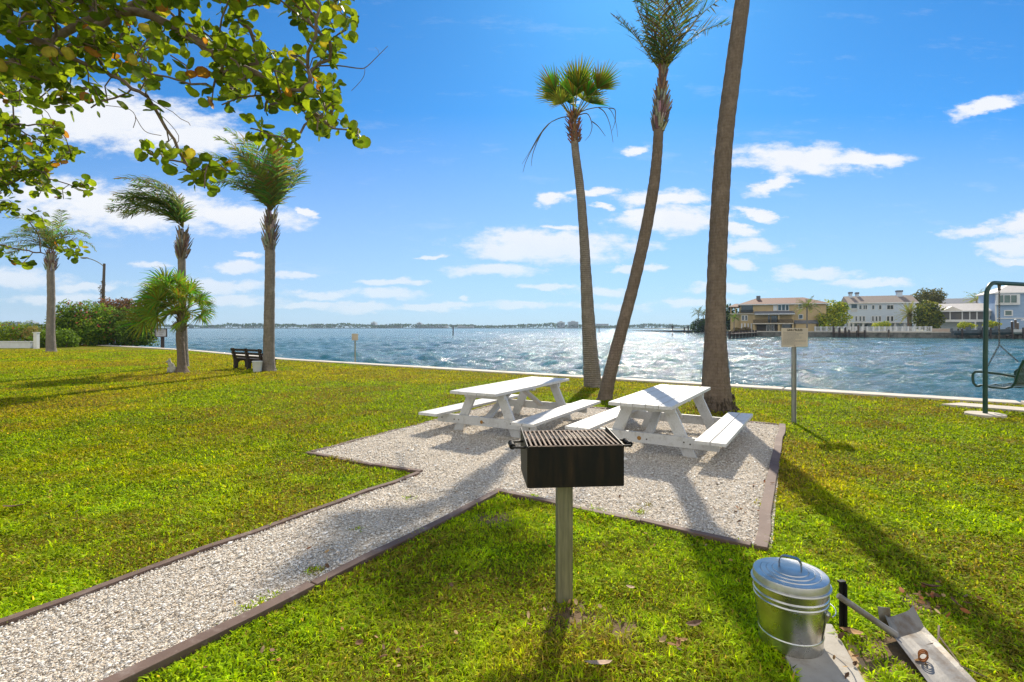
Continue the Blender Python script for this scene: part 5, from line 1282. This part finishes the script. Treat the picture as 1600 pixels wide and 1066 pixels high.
# middle terrace: pent roof, dark recess, slab, columns, railing
recess(T, 1180, 1239.5, 491, 504, mat='plaster_y', name='back_wall'); recess(T, 1200, 1203, 492.5, 504, .03, 'glass_dark', 'glass_door'); recess(T, 1205, 1215, 493.5, 504, .03, 'glass_dark', 'glass_door')
mb = MB(); u0, u1 = f.u(1179, 2), f.u(1242, 2); z1 = f.z(1210, 486.2, 0); z0 = f.z(1210, 490, 2.2)
mb.prism([f.p(u0, 0, z1), f.p(u0, 2.4, z0), f.p(u0, 2.4, z0-.18), f.p(u0, 0, z0-.18)], f.D*(u1-u0)); mb.build('pent_roof', M['slate'], T)
mb = MB(); f.box(mb, u0, u1, 2.405, 2.52, z0-.25, z0-.02); mb.build('fascia', M['whitepaint'], T)
zs = f.z(1210, 505, 2); mb = MB(); f.box(mb, f.u(1176, 2), f.u(1240, 2), .02, 2.3, zs-.25, zs); mb.build('terrace_slab', M['concrete'], T)
railing(T, 1177, 1239, 499.5, 504.4, 2.15, nbar=70)
for x in (1178, 1217, 1239):
    mb = MB(); uu = f.u(x, 2); f.box(mb, uu-.16, uu+.16, 1.7, 2.0, zs, z0-.2); mb.build('column', M['plaster_y'], T)
    mb = MB(); f.box(mb, uu-.2, uu+.2, 1.7, 2.08, LZ, zs-.26); mb.build('column', M['plaster_y'], T)
recess(T, 1182, 1215, 507, 519, .02, 'recess_shade', 'ground_shade_panel'); recess(T, 1222, 1238, 505.5, 518, .02, 'glass_dark', 'dark_opening')  # ground recess is a flat panel with its shade put in as dark colour
f.window(T, 1198, 1202, 508, 518.5, 1, out=.05); f.window(T, 1205, 1209, 508, 518.5, 1, out=.05)
for x in (1159, 1164, 1169, 1174): mb = MB(); uu = f.u(x); f.box(mb, uu-.15, uu+.15, .001, .3, LZ, f.z(x, 505.5)); mb.build('white_column', M['whitepaint'], T)
mb = MB(); u0, u1 = f.u(1241, 1), f.u(1278, 1); z1 = f.z(1260, 500.5); z0 = f.z(1260, 504.5, 1)
mb.prism([f.p(u0, 0, z1), f.p(u0, 1.3, z0), f.p(u0, 1.3, z0-.2), f.p(u0, 0, z0-.2)], f.D*(u1-u0)); mb.build('pent_roof', M['slate'], T)
mb = MB(); f.pb(mb, 1243, 1275, 505.5, 521, 0.001, 1.1); mb.build('lower_bay', M['plaster_y'], T)
# ---- pale blue house
f = Fac(1327, 134.5, math.radians(21)); T = thing('blue_house', f.p(0, 0, LZ), 'pale blue three storey house with grey brown shingle roof and chimneys', 'house')
uR = f.u(1432); ze = 7.95; DP = 9.0; zfl = f.z(1340, 505)
mb = MB(); f.box(mb, 0, uR, -DP, 0, zfl, ze); mb.prism([f.p(0, 0, ze), f.p(0, -DP, ze), f.p(0, -DP/2, 9.7)], f.D*.2); mb.prism([f.p(uR-.2, 0, ze), f.p(uR-.2, -DP, ze), f.p(uR-.2, -DP/2, 9.7)], f.D*.2); mb.build('wall', M['plaster_b'], T)
mb = MB(); hip(f, mb, 0, uR, -DP, 0, ze, 9.95, .0, .0, .35); rf = mb.build('roof', M['shingle'], T)
mb = MB(); f.box(mb, -.36, uR+.36, .352, .45, ze-.25, ze+.02); mb.build('gutter', M['whitepaint'], rf)
for x0, x1, y0, o_ in ((1326.5, 1331, 457.3, -4), (1337, 1341, 457.8, -4.6), (1400.7, 1409, 454.8, -4.2)):
    mb = MB(); f.box(mb, f.u(x0, o_), f.u(x1, o_), o_-.6, o_+.6, 8.6, f.z(x0, y0, o_)); ch = mb.build('chimney', M['plaster_b'], rf)
    mb = MB(); zz = f.z(x0, y0, o_); f.box(mb, f.u(x0, o_)-.1, f.u(x1, o_)+.1, o_-.7, o_+.7, zz-.3, zz+.12); mb.build('chimney_cap', M['slate'], ch)
u0, u1 = 0.05, f.u(1365); mb = MB()
mb.prism([f.p(u0, .5, f.z(1345, 474.5)), f.p(u0, -2.5, f.z(1345, 467.5)), f.p(u0, -2.5, 7.9), f.p(u0, .5, 7.9)], f.D*(u1-u0)); mb.build('shed_roof', M['metal_roof'], rf)
recess(T, 1330.5, 1339, 475.6, 481.8, .02, 'glass_dark', 'porch_opening'); railing(T, 1330, 1339.5, 482, 487, .06, 'whitepaint', 14)
for x0, x1, pn in ((1342.6, 1346, 1), (1349, 1354.6, 2), (1362.6, 1366, 1), (1373.4, 1377, 1), (1386, 1395.6, 2)): f.window(T, x0, x1, 477.2, 483.2, pn, fr=.14)
for x0, x1 in ((1336.6, 1339), (1342.8, 1345.6), (1348.2, 1351), (1362.6, 1365), (1368.2, 1370.6), (1373.6, 1376), (1386, 1389.2), (1392.2, 1395.4)): f.window(T, x0, x1, 494.5, 501.8, 1, fr=.16)
mb = MB(); f.box(mb, -.1, uR+.1, .001, .14, zfl-.02, zfl+.28); mb.build('floor_band', M['whitepaint'], T)
for x in (1327.5, 1333.5, 1349, 1365.5, 1381, 1399, 1414, 1430): mb = MB(); uu = f.u(x); f.box(mb, uu-.22, uu+.22, -.5, -.05, LZ, zfl-.021); mb.build('pier', M['whitepaint'], T)
mb = MB(); f.box(mb, .3, uR-.3, -6.5, -4.0, LZ, zfl-.022); mb.build('undercroft_wall', M['plaster_b'], T)
mb = MB(); f.box(mb, f.u(1335), f.u(1346), -3.99, -3.9, LZ, zfl-.4); mb.build('garage_door', P('garage', (.2, .28, .27), rough=.7), T)
mb = MB(); f.box(mb, f.u(1352), f.u(1362), -3.99, -3.9, LZ, zfl-.4); mb.build('dark_door', M['glass_dark'], T)
# ---- low cottage with screened porches
f = Fac(1467, 119, PHI); T = thing('porch_house', f.p(0, 0, LZ), 'low house with pale metal roof and two levels of screened porch', 'house')
uR = f.u(1556); ze = f.z(1467, 486.3); zt = f.z(1485, 474.6, -4)
mb = MB(); f.box(mb, 0, uR, -8, -2.5, LZ, ze); mb.build('wall', M['plaster_b'], T)
mb = MB(); hip(f, mb, 0, uR, -8, 0, ze, zt, 1.0, .0, .4); rf = mb.build('roof', M['metal_roof'], T)
mb = MB(); u0, u1 = f.u(1470), f.u(1504); zc = f.z(1487, 479)
mb.prism([f.p(u0, .42, ze), f.p(u1, .42, ze), f.p((u0+u1)/2, .42, zc)], -f.N*4.2); mb.build('gable', M['metal_roof'], rf)
mb = MB(); f.box(mb, -.42, uR+.4, .423, .52, ze-.2, ze+.03); mb.build('fascia', M['whitepaint'], T)
zm = f.z(1467, 501.5)
mb = MB(); f.box(mb, 0, uR, -2.5, 0.05, zm-.28, zm+.28); mb.build('porch_floor', M['whitepaint'], T)
for x0, x1 in ((1467.8, 1484), (1485, 1502.5), (1504.5, 1514.8), (1515.8, 1526), (1527, 1537), (1538, 1545.5)):
    mb = MB(); f.box(mb, f.u(x0), f.u(x1), -.06, -.02, zm+.29, ze-.21); mb.build('screen_panel', P('screen', (.08, .085, .1), (.14, .13, .12), .5, rough=.6) if 'screen' not in bpy.data.materials else bpy.data.materials['screen'], T)
for x in (1467.2, 1484.5, 1503.5, 1515.3, 1526.5, 1537.5, 1546, 1555.5):
    mb = MB(); uu = f.u(x); f.box(mb, uu-.1, uu+.1, -.12, .04, zm+.281, ze-.2); mb.build('post', M['whitepaint'], T)
for x in (1467.2, 1503.5, 1524, 1546):
    mb = MB(); uu = f.u(x); f.box(mb, uu-.14, uu+.14, -.2, .04, LZ, zm-.281); mb.build('post', M['whitepaint'], T)
f.window(T, 1548.5, 1553, 487, 492.5, 1, out=-.05)
# ---- tall blue house at the right
f = Fac(1556, 113, PHI); T = thing('right_blue_house', f.p(0, 0, LZ), 'mid blue two storey house with white standing seam roof, at far right', 'house')
uR = f.u(1556)+17; ze = f.z(1560, 457.8)
mb = MB(); f.box(mb, 0, uR, -9, 0, LZ-.3, ze); mb.build('wall', M['plaster_b2'], T)
mb = MB(); hip(f, mb, 0, uR, -9, 0, ze, ze+2.4, 5, 5, .5); rf = mb.build('roof', M['metal_roof'], T)
mb = MB(); f.box(mb, -.5, uR+.5, .503, .62, ze-.22, ze+.02); mb.build('gutter', M['whitepaint'], rf)
mb = MB(); f.pb(mb, 1556.8, 1594, 460, 476.5, .001, .7); by_ = mb.build('bay', M['whitepaint'], T)
for x0, x1 in ((1559.5, 1567.5), (1569, 1578), (1579.5, 1588.5)): f.window(T, x0, x1, 461.5, 473, 1, out=.72, glass='glass_green', fr=.06)
f.window(T, 1570.5, 1580.5, 486, 492.6, 1, glass='glass_green', fr=.2)
mb = MB(); f.box(mb, -.06, uR, .002, .14, f.z(1575, 498.3), f.z(1575, 496.8)); mb.build('white_band', M['whitepaint'], T)
mb = MB(); f.box(mb, -.12, .12, -.1, .12, LZ, ze-.3); mb.build('corner_board', M['whitepaint'], T)
# ---- roof of a building behind
f = Fac(1472, 160, PHI); T = thing('grey_roof_building', f.p(0, 0, LZ), 'long dark grey roofed building peeking out behind the porch house', 'building')
mb = MB(); f.box(mb, 0, f.u(1600), -12, 0, LZ, 9.0); mb.build('wall', M['plaster_b'], T); mb = MB(); hip(f, mb, 0, f.u(1600), -12, 0, 9.0, 10.8, 2, 2, .5); mb.build('roof', M['slate'], T)

# ---- patio, fence, docks, pilings, boats
def bankpt(px, back=0.0, z=LZ):
    k = (px-800)/F
    for a, b in zip(bankf[2:-1], bankf[3:]):
        D_ = b-a; den = D_.x-k*D_.y; s = (k*a.y-a.x)/den
        if -1e-6 <= s <= 1.0001:
            n = V((D_.y, -D_.x, 0)).normalized(); n = n if n.y > 0 else -n; p = a+D_*s+n*back; return V((p.x, p.y, z)), D_.normalized(), n
    return V((k*100, 100, z)), V((.86, -.5, 0)), V((.5, .86, 0))
T = thing('white_fence', bankpt(1300)[0], 'long low white fence along the bank in front of the blue house', 'fence')
xs = list(np.linspace(1273, 1456, 21)); fz = 1.15
for x in xs:
    p, D_, n = bankpt(x, .5); mb = MB(); mb.box(p+V((0, 0, fz/2)), (.2, .2, fz+.15)); mb.build('fence_post', M['whitepaint'], T)
for a_, b_ in zip(xs[:-1], xs[1:]):
    p, q = bankpt(a_, .5)[0], bankpt(b_, .5)[0]; mb = MB()
    if (q-p).length > 8: continue
    for zz in (.15, fz-.06): mb.bar(p+V((0, 0, zz)), q+V((0, 0, zz)), .06, .12)
    k_ = max(4, int((q-p).length/.2))
    for i in range(1, k_): c = p.lerp(q, i/k_); mb.box(c+V((0, 0, fz/2+.05)), (.09, .04, fz-.35))
    mb.build('fence_panel', M['whitepaint'], T)
T = thing('brick_patio', bankpt(1475)[0], 'pinkish paved patio edge between white fence and boat lift', 'patio wall')
p, q = bankpt(1457, .8)[0], bankpt(1487, .8)[0]; mb = MB(); mb.bar(p+V((0, 0, .25)), q+V((0, 0, .25)), .8, .9); mb.build('wall', M['paving'], T); mb = MB(); mb.bar(p+V((0, 0, .72)), q+V((0, 0, .72)), .9, .06); mb.build('coping', M['concrete'], T)
def dock(lab, x0, x1, out, zt=.35, npil=7, ph=1.3, name='dock', group=None, wd=1.8):
    a, D_, n = bankpt(x0, 0, 0); b = bankpt(x1, 0, 0)[0]; a = a-n*out; b = b-n*out
    T = thing(name, V((a.x, a.y, 0)), lab, 'dock', group); mb = MB(); mb.bar(a+V((0, 0, zt)), b+V((0, 0, zt)), wd, .16)
    mb.build('deck', M['pole'], T)
    for i in range(npil):
        f_ = i/(npil-1)
        for s in (-1, 1):
            p = a.lerp(b, f_)-n*s*(wd/2+.12); h = ph*U(.6, 1.1) if s > 0 else ph*.8
            MB().tube([V((p.x, p.y, -2.5)), V((p.x, p.y, zt+h))], .15, 8).build('piling', M['darkwood'], T)
dock('dark timber dock on short pilings in front of the tan house', 1142, 1182, 1.6, .3, 9, .7, group='timber docks across the water')
dock('short timber dock with tall pilings left of the white fence line', 1304, 1322, 2.2, .3, 3, 1.6, group='timber docks across the water')
dock('timber dock with pilings in front of the blue house\'s left half', 1328, 1352, 2.2, .3, 3, .7, group='timber docks across the water')
p0 = pp(1083, 520, 215); T = thing('tip_dock', (p0.x, p0.y, 0), 'small dark dock at left tip of the far bank, by the lone palm', 'dock')
mb = MB(); mb.box((p0.x, p0.y, .1), (9, 3, .5)); mb.build('deck', M['darkwood'], T)
for dx in (-4.2, -2.6, -.8, 1.6, 4): MB().tube([(p0.x+dx, p0.y-1.6, -2), (p0.x+dx, p0.y-1.6, U(1.2, 2.2))], .28, 8).build('piling', M['darkwood'], T)
for i, (x, y0, lab) in enumerate([(1342, 508, 'thin piling by the blue house dock'), (1387, 516, 'short grey piling near middle of white fence'), (1500, 514, 'piling at the stern of the dark boat'), (1532, 512, 'piling between two dark boats'), (1577, 503, 'tall dark piling left of the white boat'), (1582, 500, 'tall pale piling beside the white boat'), (1585.5, 505, 'pale piling nearest the white boat')]):
    p, D_, n = bankpt(x, -1.8, 0); zt_ = CZ+(HY-y0)/F*p.y
    b_ = thing('piling', V((p.x, p.y, -1)), lab, 'piling', 'mooring pilings across the water')
    MB().tube([V((p.x, p.y, -2.5)), V((p.x, p.y, zt_))], .19, 10).build('shaft', M['pole'] if i in (0, 5, 6, 1) else M['darkwood'], b_)
    MB().lathe([(.22, 0), (.22, .04), (.0001, .22)], (p.x, p.y, zt_), 10).build('cap', M['whitepaint'] if i > 3 else M['slate'], b_)
def boat(lab, px, L, z0, hull, ang_px, ttop=False, group='boats on lifts across the water', out=3.2):
    c, D_, n = bankpt(px, -out, 0); T = thing('motor_boat', V((c.x, c.y, z0)), lab, 'boat', group)
    X = D_*(-1 if ang_px else 1); Y = V((-X.y, X.x, 0)); R = Matrix((X, Y, V((0, 0, 1)))).transposed(); S = 12; vs = []; H_ = .95
    for i in range(S+1):
        f_ = i/S; w_ = 1.05*(1-max(0, (f_-.55)/.45)**2.0)+.02; sh = .12+.35*f_**2; kz = .35*max(0, (f_-.6)/.4)**2
        for (yy_, zz) in ((-w_, H_+sh-.12), (-w_*.94, .45+kz), (-w_*.6, .15+kz), (0, kz), (w_*.6, .15+kz), (w_*.94, .45+kz), (w_, H_+sh-.12), (w_*.85, H_+sh-.14), (w_*.8, .5+kz), (-w_*.8, .5+kz), (-w_*.85, H_+sh-.14)):
            vs.append(T.location+R @ V(((f_-.5)*L, yy_, zz)))
    K = 11; fs = [(i*K+k, i*K+(k+1) % K, (i+1)*K+(k+1) % K, (i+1)*K+k) for i in range(S) for k in range(K)]+[tuple(range(K)), tuple(S*K+k for k in reversed(range(K)))]
    mb = MB(); mb.add(vs, fs); mb.build('hull', M[hull], T)
    def Wp(x, y, z): return T.location+R @ V((x, y, z))
    mb = MB(); mb.box(Wp(-.3, 0, 1.15), (.9, .8, 1.1), R, .8); mb.build('console', M['boat_white'] if ttop else M['boat_grey'], T)
    mb = MB(); mb.prism([Wp(.0, -.4, 1.6), Wp(.0, .4, 1.6), Wp(-.15, .34, 2.0), Wp(-.15, -.34, 2.0)], R @ V((.03, 0, 0))); mb.build('windscreen', M['glass_dark'], T)
    mb = MB(); mb.box(Wp(-L/2-.3, 0, 1.05), (.55, .5, .75), R, .75); mb.box(Wp(-L/2-.25, 0, .4), (.25, .16, .9), R); mb.build('outboard_motor', M['boat_grey'], T, bevel=.05)
    if ttop:
        mb = MB(); mb.box(Wp(-.3, 0, 2.75), (2.6, 1.9, .12), R); mb.build('t_top', M['boat_white'], T, bevel=.04); mb = MB()
        for a_ in (-1, 1):
            for b_ in (-.9, .3): mb.tube([Wp(b_, a_*.5, .8), Wp(b_-.05, a_*.7, 2.7)], .05, 6)
        mb.build('t_top_frame', M['boat_white'], T)
    # cradle of the boat lift
    T2 = thing('boat_lift', V((c.x, c.y, -1)), 'timber and steel lift under '+lab.split(',')[0], 'boat lift', 'boat lifts across the water')
    for a_ in (-.3, .3):
        mb = MB(); mb.bar(Wp(a_*L, -1.7, -.1), Wp(a_*L, 1.7, -.1), .2, .2); mb.build('beam', M['darkwood'], T2)
        for s in (-1, 1): q = Wp(a_*L, s*1.75, 0); MB().tube([V((q.x, q.y, -2.5)), V((q.x, q.y, z0+1.3))], .15, 8).build('piling', M['darkwood'], T2)
boat('dark grey open motor boat, outboard to the left, on a lift', 1510, 5.2, -.05, 'boat_grey', False)
boat('dark hulled motor boat right of the first, partly behind the swing post', 1553, 5.2, .1, 'boat_grey', False)
boat('white centre console boat with T-top, at right edge', 1606, 6.5, .2, 'boat_white', False, True)

# ---- trees on the far bank
def coconut(name, lab, px, py, d, z0, hgt_py, L, n, colr=QG, leaf=.55, lean=0, group='palm trees across the water', r=.18):
    c = pp(px, py, d); b_ = V((c.x+lean, c.y, LZ)); T = thing(name, b_, lab, 'palm tree', group)
    mb = MB(); mb.tube(smooth_path([b_-V((0, 0, .2)), b_.lerp(c, .5)+V((lean*.12, 0, 0)), c], 8), [r*1.3, r*1.05, r, r, r*.9, r*.9, r*.85, r*.8, r*.7], 8); mb.build('trunk', M['trunk_grey'], T)
    for i in range(n):
        a = i*2.4; e_ = 1.1-1.5*i/n
        feather(T, c, V((math.cos(a)*math.cos(e_), math.sin(a)*math.cos(e_), math.sin(e_)+.15)), L*U(.85, 1.1), wind=.05, grav=.16, leaf=leaf, n=20, cols_=colr, w_=.05, bare=.12, seg=9, droop=.5, leafwind=.1)
coconut('coconut_palm', 'tall coconut palm in front of the tan house', 1261, 480, 116, 0, 0, 3.4, 20, ((.06, .08, .03), (.14, .15, .05)), .75)
coconut('coconut_palm', 'lone coconut palm silhouetted at far left tip of the bank', 1092, 489, 195, 0, 0, 3.6, 15, ((.04, .055, .03), (.08, .10, .04)), .8, -.5)
coconut('coconut_palm', 'small palm in front of the tan house\'s left corner', 1147, 497, 128, 0, 0, 1.9, 12, ((.06, .10, .02), (.12, .16, .03)), .5, r=.12)
coconut('coconut_palm', 'yellow green coconut palm behind the pale metal roof', 1526, 469, 128, 0, 0, 3.4, 15, ((.10, .13, .02), (.2, .22, .04)), .7)
coconut('coconut_palm', 'palm tops behind the swing post, between the two right houses', 1549, 462, 150, 0, 0, 2.6, 12, ((.10, .11, .03), (.2, .19, .05)), .7)
coconut('coconut_palm', 'second palm top just left of the big trunk on the far tip', 1099, 492, 190, 0, 0, 3.0, 10, ((.04, .055, .03), (.08, .10, .04)), .8)
c = pp(1421, 491, 121); b_ = V((c.x, c.y, LZ)); T = thing('date_palm', b_, 'stout date palm with dense round crown before the blue house', 'palm tree', 'palm trees across the water')
MB().tube([b_, b_.lerp(c, .5), c], [.5, .42, .5], 10).build('trunk', M['trunk_brown'], T)
for i in range(44):
    a = i*2.4; e_ = 1.35-2.3*i/44; feather(T, c, V((math.cos(a)*math.cos(e_), math.sin(a)*math.cos(e_), math.sin(e_)+.2)), U(2.8, 3.5), wind=.0, grav=.10, leaf=.5, n=20, cols_=((.09, .10, .025), (.22, .21, .05)), w_=.045, bare=.1, seg=8, droop=.2, leafwind=0)
c0_ = 'trees and shrubs among the far houses'
bushmass('broadleaf_tree', 'bright yellow green tree between the tan and blue houses', 'tree', [L3(1302, 484, 128, 3.0, 2.5, 2.4), L3(1310, 497, 127, 3.0, 2.5, 2.0), L3(1290, 498, 126, 2.2, 2, 1.6), L3(1297, 508, 125, 3.2, 2, 1.6), L3(1314, 480, 128, 1.6, 2, 1.4)], 3600, .30, YG, group=c0_, base=V((pp(1303, 500, 127).x, 127, LZ)), trunk_h=1)
bushmass('broadleaf_tree', 'dark broad tree crown behind the blue house\'s right end', 'tree', [L3(1450, 467, 138, 3.2, 3, 2.6), L3(1462, 463, 138, 2.0, 3, 2.0), L3(1440, 470, 138, 2.4, 3, 2.2), L3(1455, 478, 137, 3.8, 3, 2.2)], 4200, .30, [(.12, .12, .035), (.08, .09, .03), (.16, .14, .04)], group=c0_, base=V((pp(1452, 500, 138).x, 138, LZ)), trunk_h=1)
bushmass('broadleaf_tree', 'yellow topped rounded tree right of the date palm', 'tree', [L3(1452, 483, 119, 2.6, 2.4, 1.9), L3(1443, 494, 118, 2.2, 2, 2.0), L3(1458, 498, 118, 2.4, 2, 2.4), L3(1450, 508, 117, 2.8, 2, 1.5)], 4200, .27, [(.15, .17, .02), (.08, .12, .02), (.25, .24, .03), (.06, .08, .02)], group=c0_, base=V((pp(1452, 505, 118).x, 118, LZ)), trunk_h=1)
bushmass('broadleaf_tree', 'dark green tree squeezed between big palm trunk and tan house', 'tree', [L3(1136, 488, 140, 1.6, 2, 2.2), L3(1133, 499, 139, 2.0, 2, 2.2), L3(1137, 508, 138, 1.6, 2, 1.8), L3(1126, 495, 142, 2.6, 2, 3)], 2600, .26, DK, group=c0_, base=V((pp(1134, 505, 139).x, 139, LZ)), trunk_h=1)
bushmass('shore_shrub', 'dark rounded shrubs beneath the lone palm on the bank tip', 'shrub', [L3(1094, 510, 192, 3.2, 3, 2.6), L3(1104, 508, 188, 3.2, 3, 2.8), L3(1116, 506, 180, 3.4, 3, 3.2)], 3000, .40, DK, group=c0_)
bushmass('garden_shrub', 'yellow green shrub in front of blue house, above the fence', 'shrub', [L3(1376, 509, 118, 1.7, 1.2, .8), L3(1384, 507, 118, 1.2, 1, .8)], 1300, .16, YG, group=c0_)
bushmass('garden_shrub', 'yellow shrub behind the dark motor boat', 'shrub', [L3(1510, 509, 109, 1.6, 1.2, .75)], 1300, .15, YG, group=c0_)
bushmass('garden_shrub', 'yellow shrub right of the swing post, before the porch house', 'shrub', [L3(1550, 507, 107, 1.5, 1.2, .7)], 1300, .15, YG, group=c0_)
bushmass('garden_shrub', 'reddish shrub on the bank by the tan house\'s left corner', 'shrub', [L3(1152, 516, 129, 1.3, 1.2, .6), L3(1166, 515, 128, 1.2, 1.2, .7)], 1300, .15, [(.2, .1, .07), (.12, .12, .03)], group=c0_)
bushmass('distant_trees', 'dark tree line behind all the far houses', 'trees', [L3(x, 494, 190, 9, 5, 4.0) for x in range(1150, 1680, 34)], 8000, .75, DK); 
[tag(o_, kind='stuff') for o_ in col.objects if o_.name == 'distant_trees']

# ================================================================= far shore
def arc(px, d): return pp(px, HY, d)
mb = MB(); SH = 1480
a_ = [V((math.sin(t_)*SH*1.0, math.cos(t_)*SH, 0)) for t_ in np.linspace(-1.35, 1.2, 80)]; b__ = [v_*1.06 for v_ in a_]
for i in range(79): mb.prism([V((a_[i].x, a_[i].y, -1)), V((a_[i+1].x, a_[i+1].y, -1)), V((b__[i+1].x, b__[i+1].y, -1)), V((b__[i].x, b__[i].y, -1))], (0, 0, 2.0))
tag(mb.build('far_shore', P('shore', (.10, .10, .07), rough=1)), kind='structure')
n = 14000; th_ = RNG.uniform(-1.3, 1.15, n); hh = 3+13*fbm(th_*26, th_*0, 8, 5)**1.25; rr_ = SH*RNG.uniform(1.006, 1.04, n)
P_ = np.stack([np.sin(th_)*rr_, np.cos(th_)*rr_, 1+hh*RNG.random(n)**.6], 1); S = RNG.uniform(2.0, 4.5, n)[:, None]
d1 = RNG.normal(size=(n, 3)); d1 /= np.linalg.norm(d1, axis=1)[:, None]; d2 = np.cross(d1, RNG.normal(size=(n, 3))); d2 /= np.linalg.norm(d2, axis=1)[:, None]
vv = np.stack([P_-d1*S, P_+d2*S*.5, P_+d1*S, P_-d2*S*.5], 1); vv[:, :, 2] = np.clip(vv[:, :, 2], .2, 17)
tag(np_mesh('far_woods', vv.reshape(-1, 3), (np.arange(n)*4)[:, None]+np.arange(4), M['leaf_far'], np.repeat(np.array(DK)[RNG.integers(0, 3, n)], 4, 0)), 'low dark wooded shoreline along the whole horizon', 'woods', kind='stuff')
def tower(px0, px1, py, lab, steps=1, d=1500, name='distant_tower'):
    a, b = arc(px0, d), arc(px1, d); c = (a+b)/2; z1 = CZ+(HY-py)/F*c.y; w_ = (b-a).length
    T = thing(name, V((c.x, c.y, 0)), lab, 'building', 'high rise blocks on the horizon'); mb = MB(); mb.box((c.x, c.y, z1/2), (w_, 22, z1)); mb.build('block', M['far_tower'], T)
    mb = MB()
    for i in range(int(z1/3.6)): mb.box((c.x, c.y-11.2, 3+i*3.6), (w_*.9, .4, 1.5))
    mb.build('window_bands', M['glass_dark'], T)
    if steps > 1:
        mb = MB(); mb.box((c.x, c.y, z1+1.4), (w_*.4, 12, 2.79)); mb.build('penthouse', M['far_tower'], T)
tower(488, 503, 506, 'pale low block, first from left on open horizon', 1); tower(511, 522.5, 506.5, 'pale low block just right of the leftmost open horizon block')
tower(581, 588, 504, 'slim block with raised top, left of the channel pile', 2); tower(590, 628, 508.3, 'long low pale building beside the slim block'); tower(652, 659, 505, 'tiny block with raised top at centre left of horizon', 2); tower(660, 700, 509, 'very low wide building left of the channel pile')
tower(715, 740, 509, 'low wide building right of the channel pile')
tower(871, 882, 503.5, 'left of the two tall blocks beside the slim fan palm', 2); tower(887.5, 903, 503, 'right of the two tall blocks, directly left of the fan palm', 2); tower(931, 950, 506, 'pale block between the two leaning trunks'); tower(1043, 1053, 507.5, 'small dark block on horizon right of the leaning trunks', 2)
tower(42, 56, 503, 'stepped block above the clipped hedge at far left', 2); tower(30, 66, 506, 'wide low block above the clipped hedge at far left'); tower(327, 350, 508, 'low block on horizon between first palms'); tower(380, 400, 508.5, 'low block on horizon left of the bench palm')
def marker(px, ytop, ybase, lab, w_, board=None):
    d = F*(2.2)/(ybase-HY); p = arc(px, d); zt_ = CZ+(HY-ytop)/F*p.y; T = thing('channel_marker', V((p.x, p.y, -1.5)), lab, 'channel marker', 'channel markers in the open water')
    MB().tube([V((p.x, p.y, -2.5)), V((p.x, p.y, zt_))], w_, 8).build('pile', M['darkwood'], T)
    mb = MB(); mb.lathe([(w_*1.3, 0), (w_*1.3, .1), (.0001, .35)], (p.x, p.y, zt_), 8); mb.build('cap', M['slate'], T)
    if board: mb = MB(); mb.box((p.x, p.y-w_-.05, zt_-board*.4), (board, .08, board)); mb.build('board', M['ink'], T)
marker(708, 511, 523.5, 'thick dark channel pile left of centre', .16); marker(936, 511.5, 518.5, 'thin channel pile between the two leaning trunks', .18); marker(1050.5, 509.5, 524, 'channel marker with dark square board in the sun glitter', .12, .55)

# ================================================================= air
mb = MB(); mb.box((0, 500, 20.5), (3600, 2700, 47)); hz_ = mb.build('haze', None or P('tmp', (1, 1, 1)))
m, t = newmat('air'); pv = t.new('ShaderNodeVolumePrincipled', Density=HAZE); pv.inputs['Color'].default_value = (.60, .80, 1, 1); pv.inputs['Anisotropy'].default_value = .2
o_ = t.new('ShaderNodeOutputMaterial'); t.l.new(pv.outputs[0], o_.inputs[1]); hz_.data.materials[0] = m
tag(hz_, kind='stuff'); hz_['label'] = 'thin pale blue haze in the air over the bay'; hz_['category'] = 'haze'
hz_.display_type = 'WIRE'
for o_ in list(col.objects):
    if o_.type == 'MESH' and o_.get('kind') == 'stuff' and 'category' not in o_: o_['category'] = o_.name
print('TRIS', sum(len(o.data.polygons) for o in col.objects if o.type == 'MESH'))
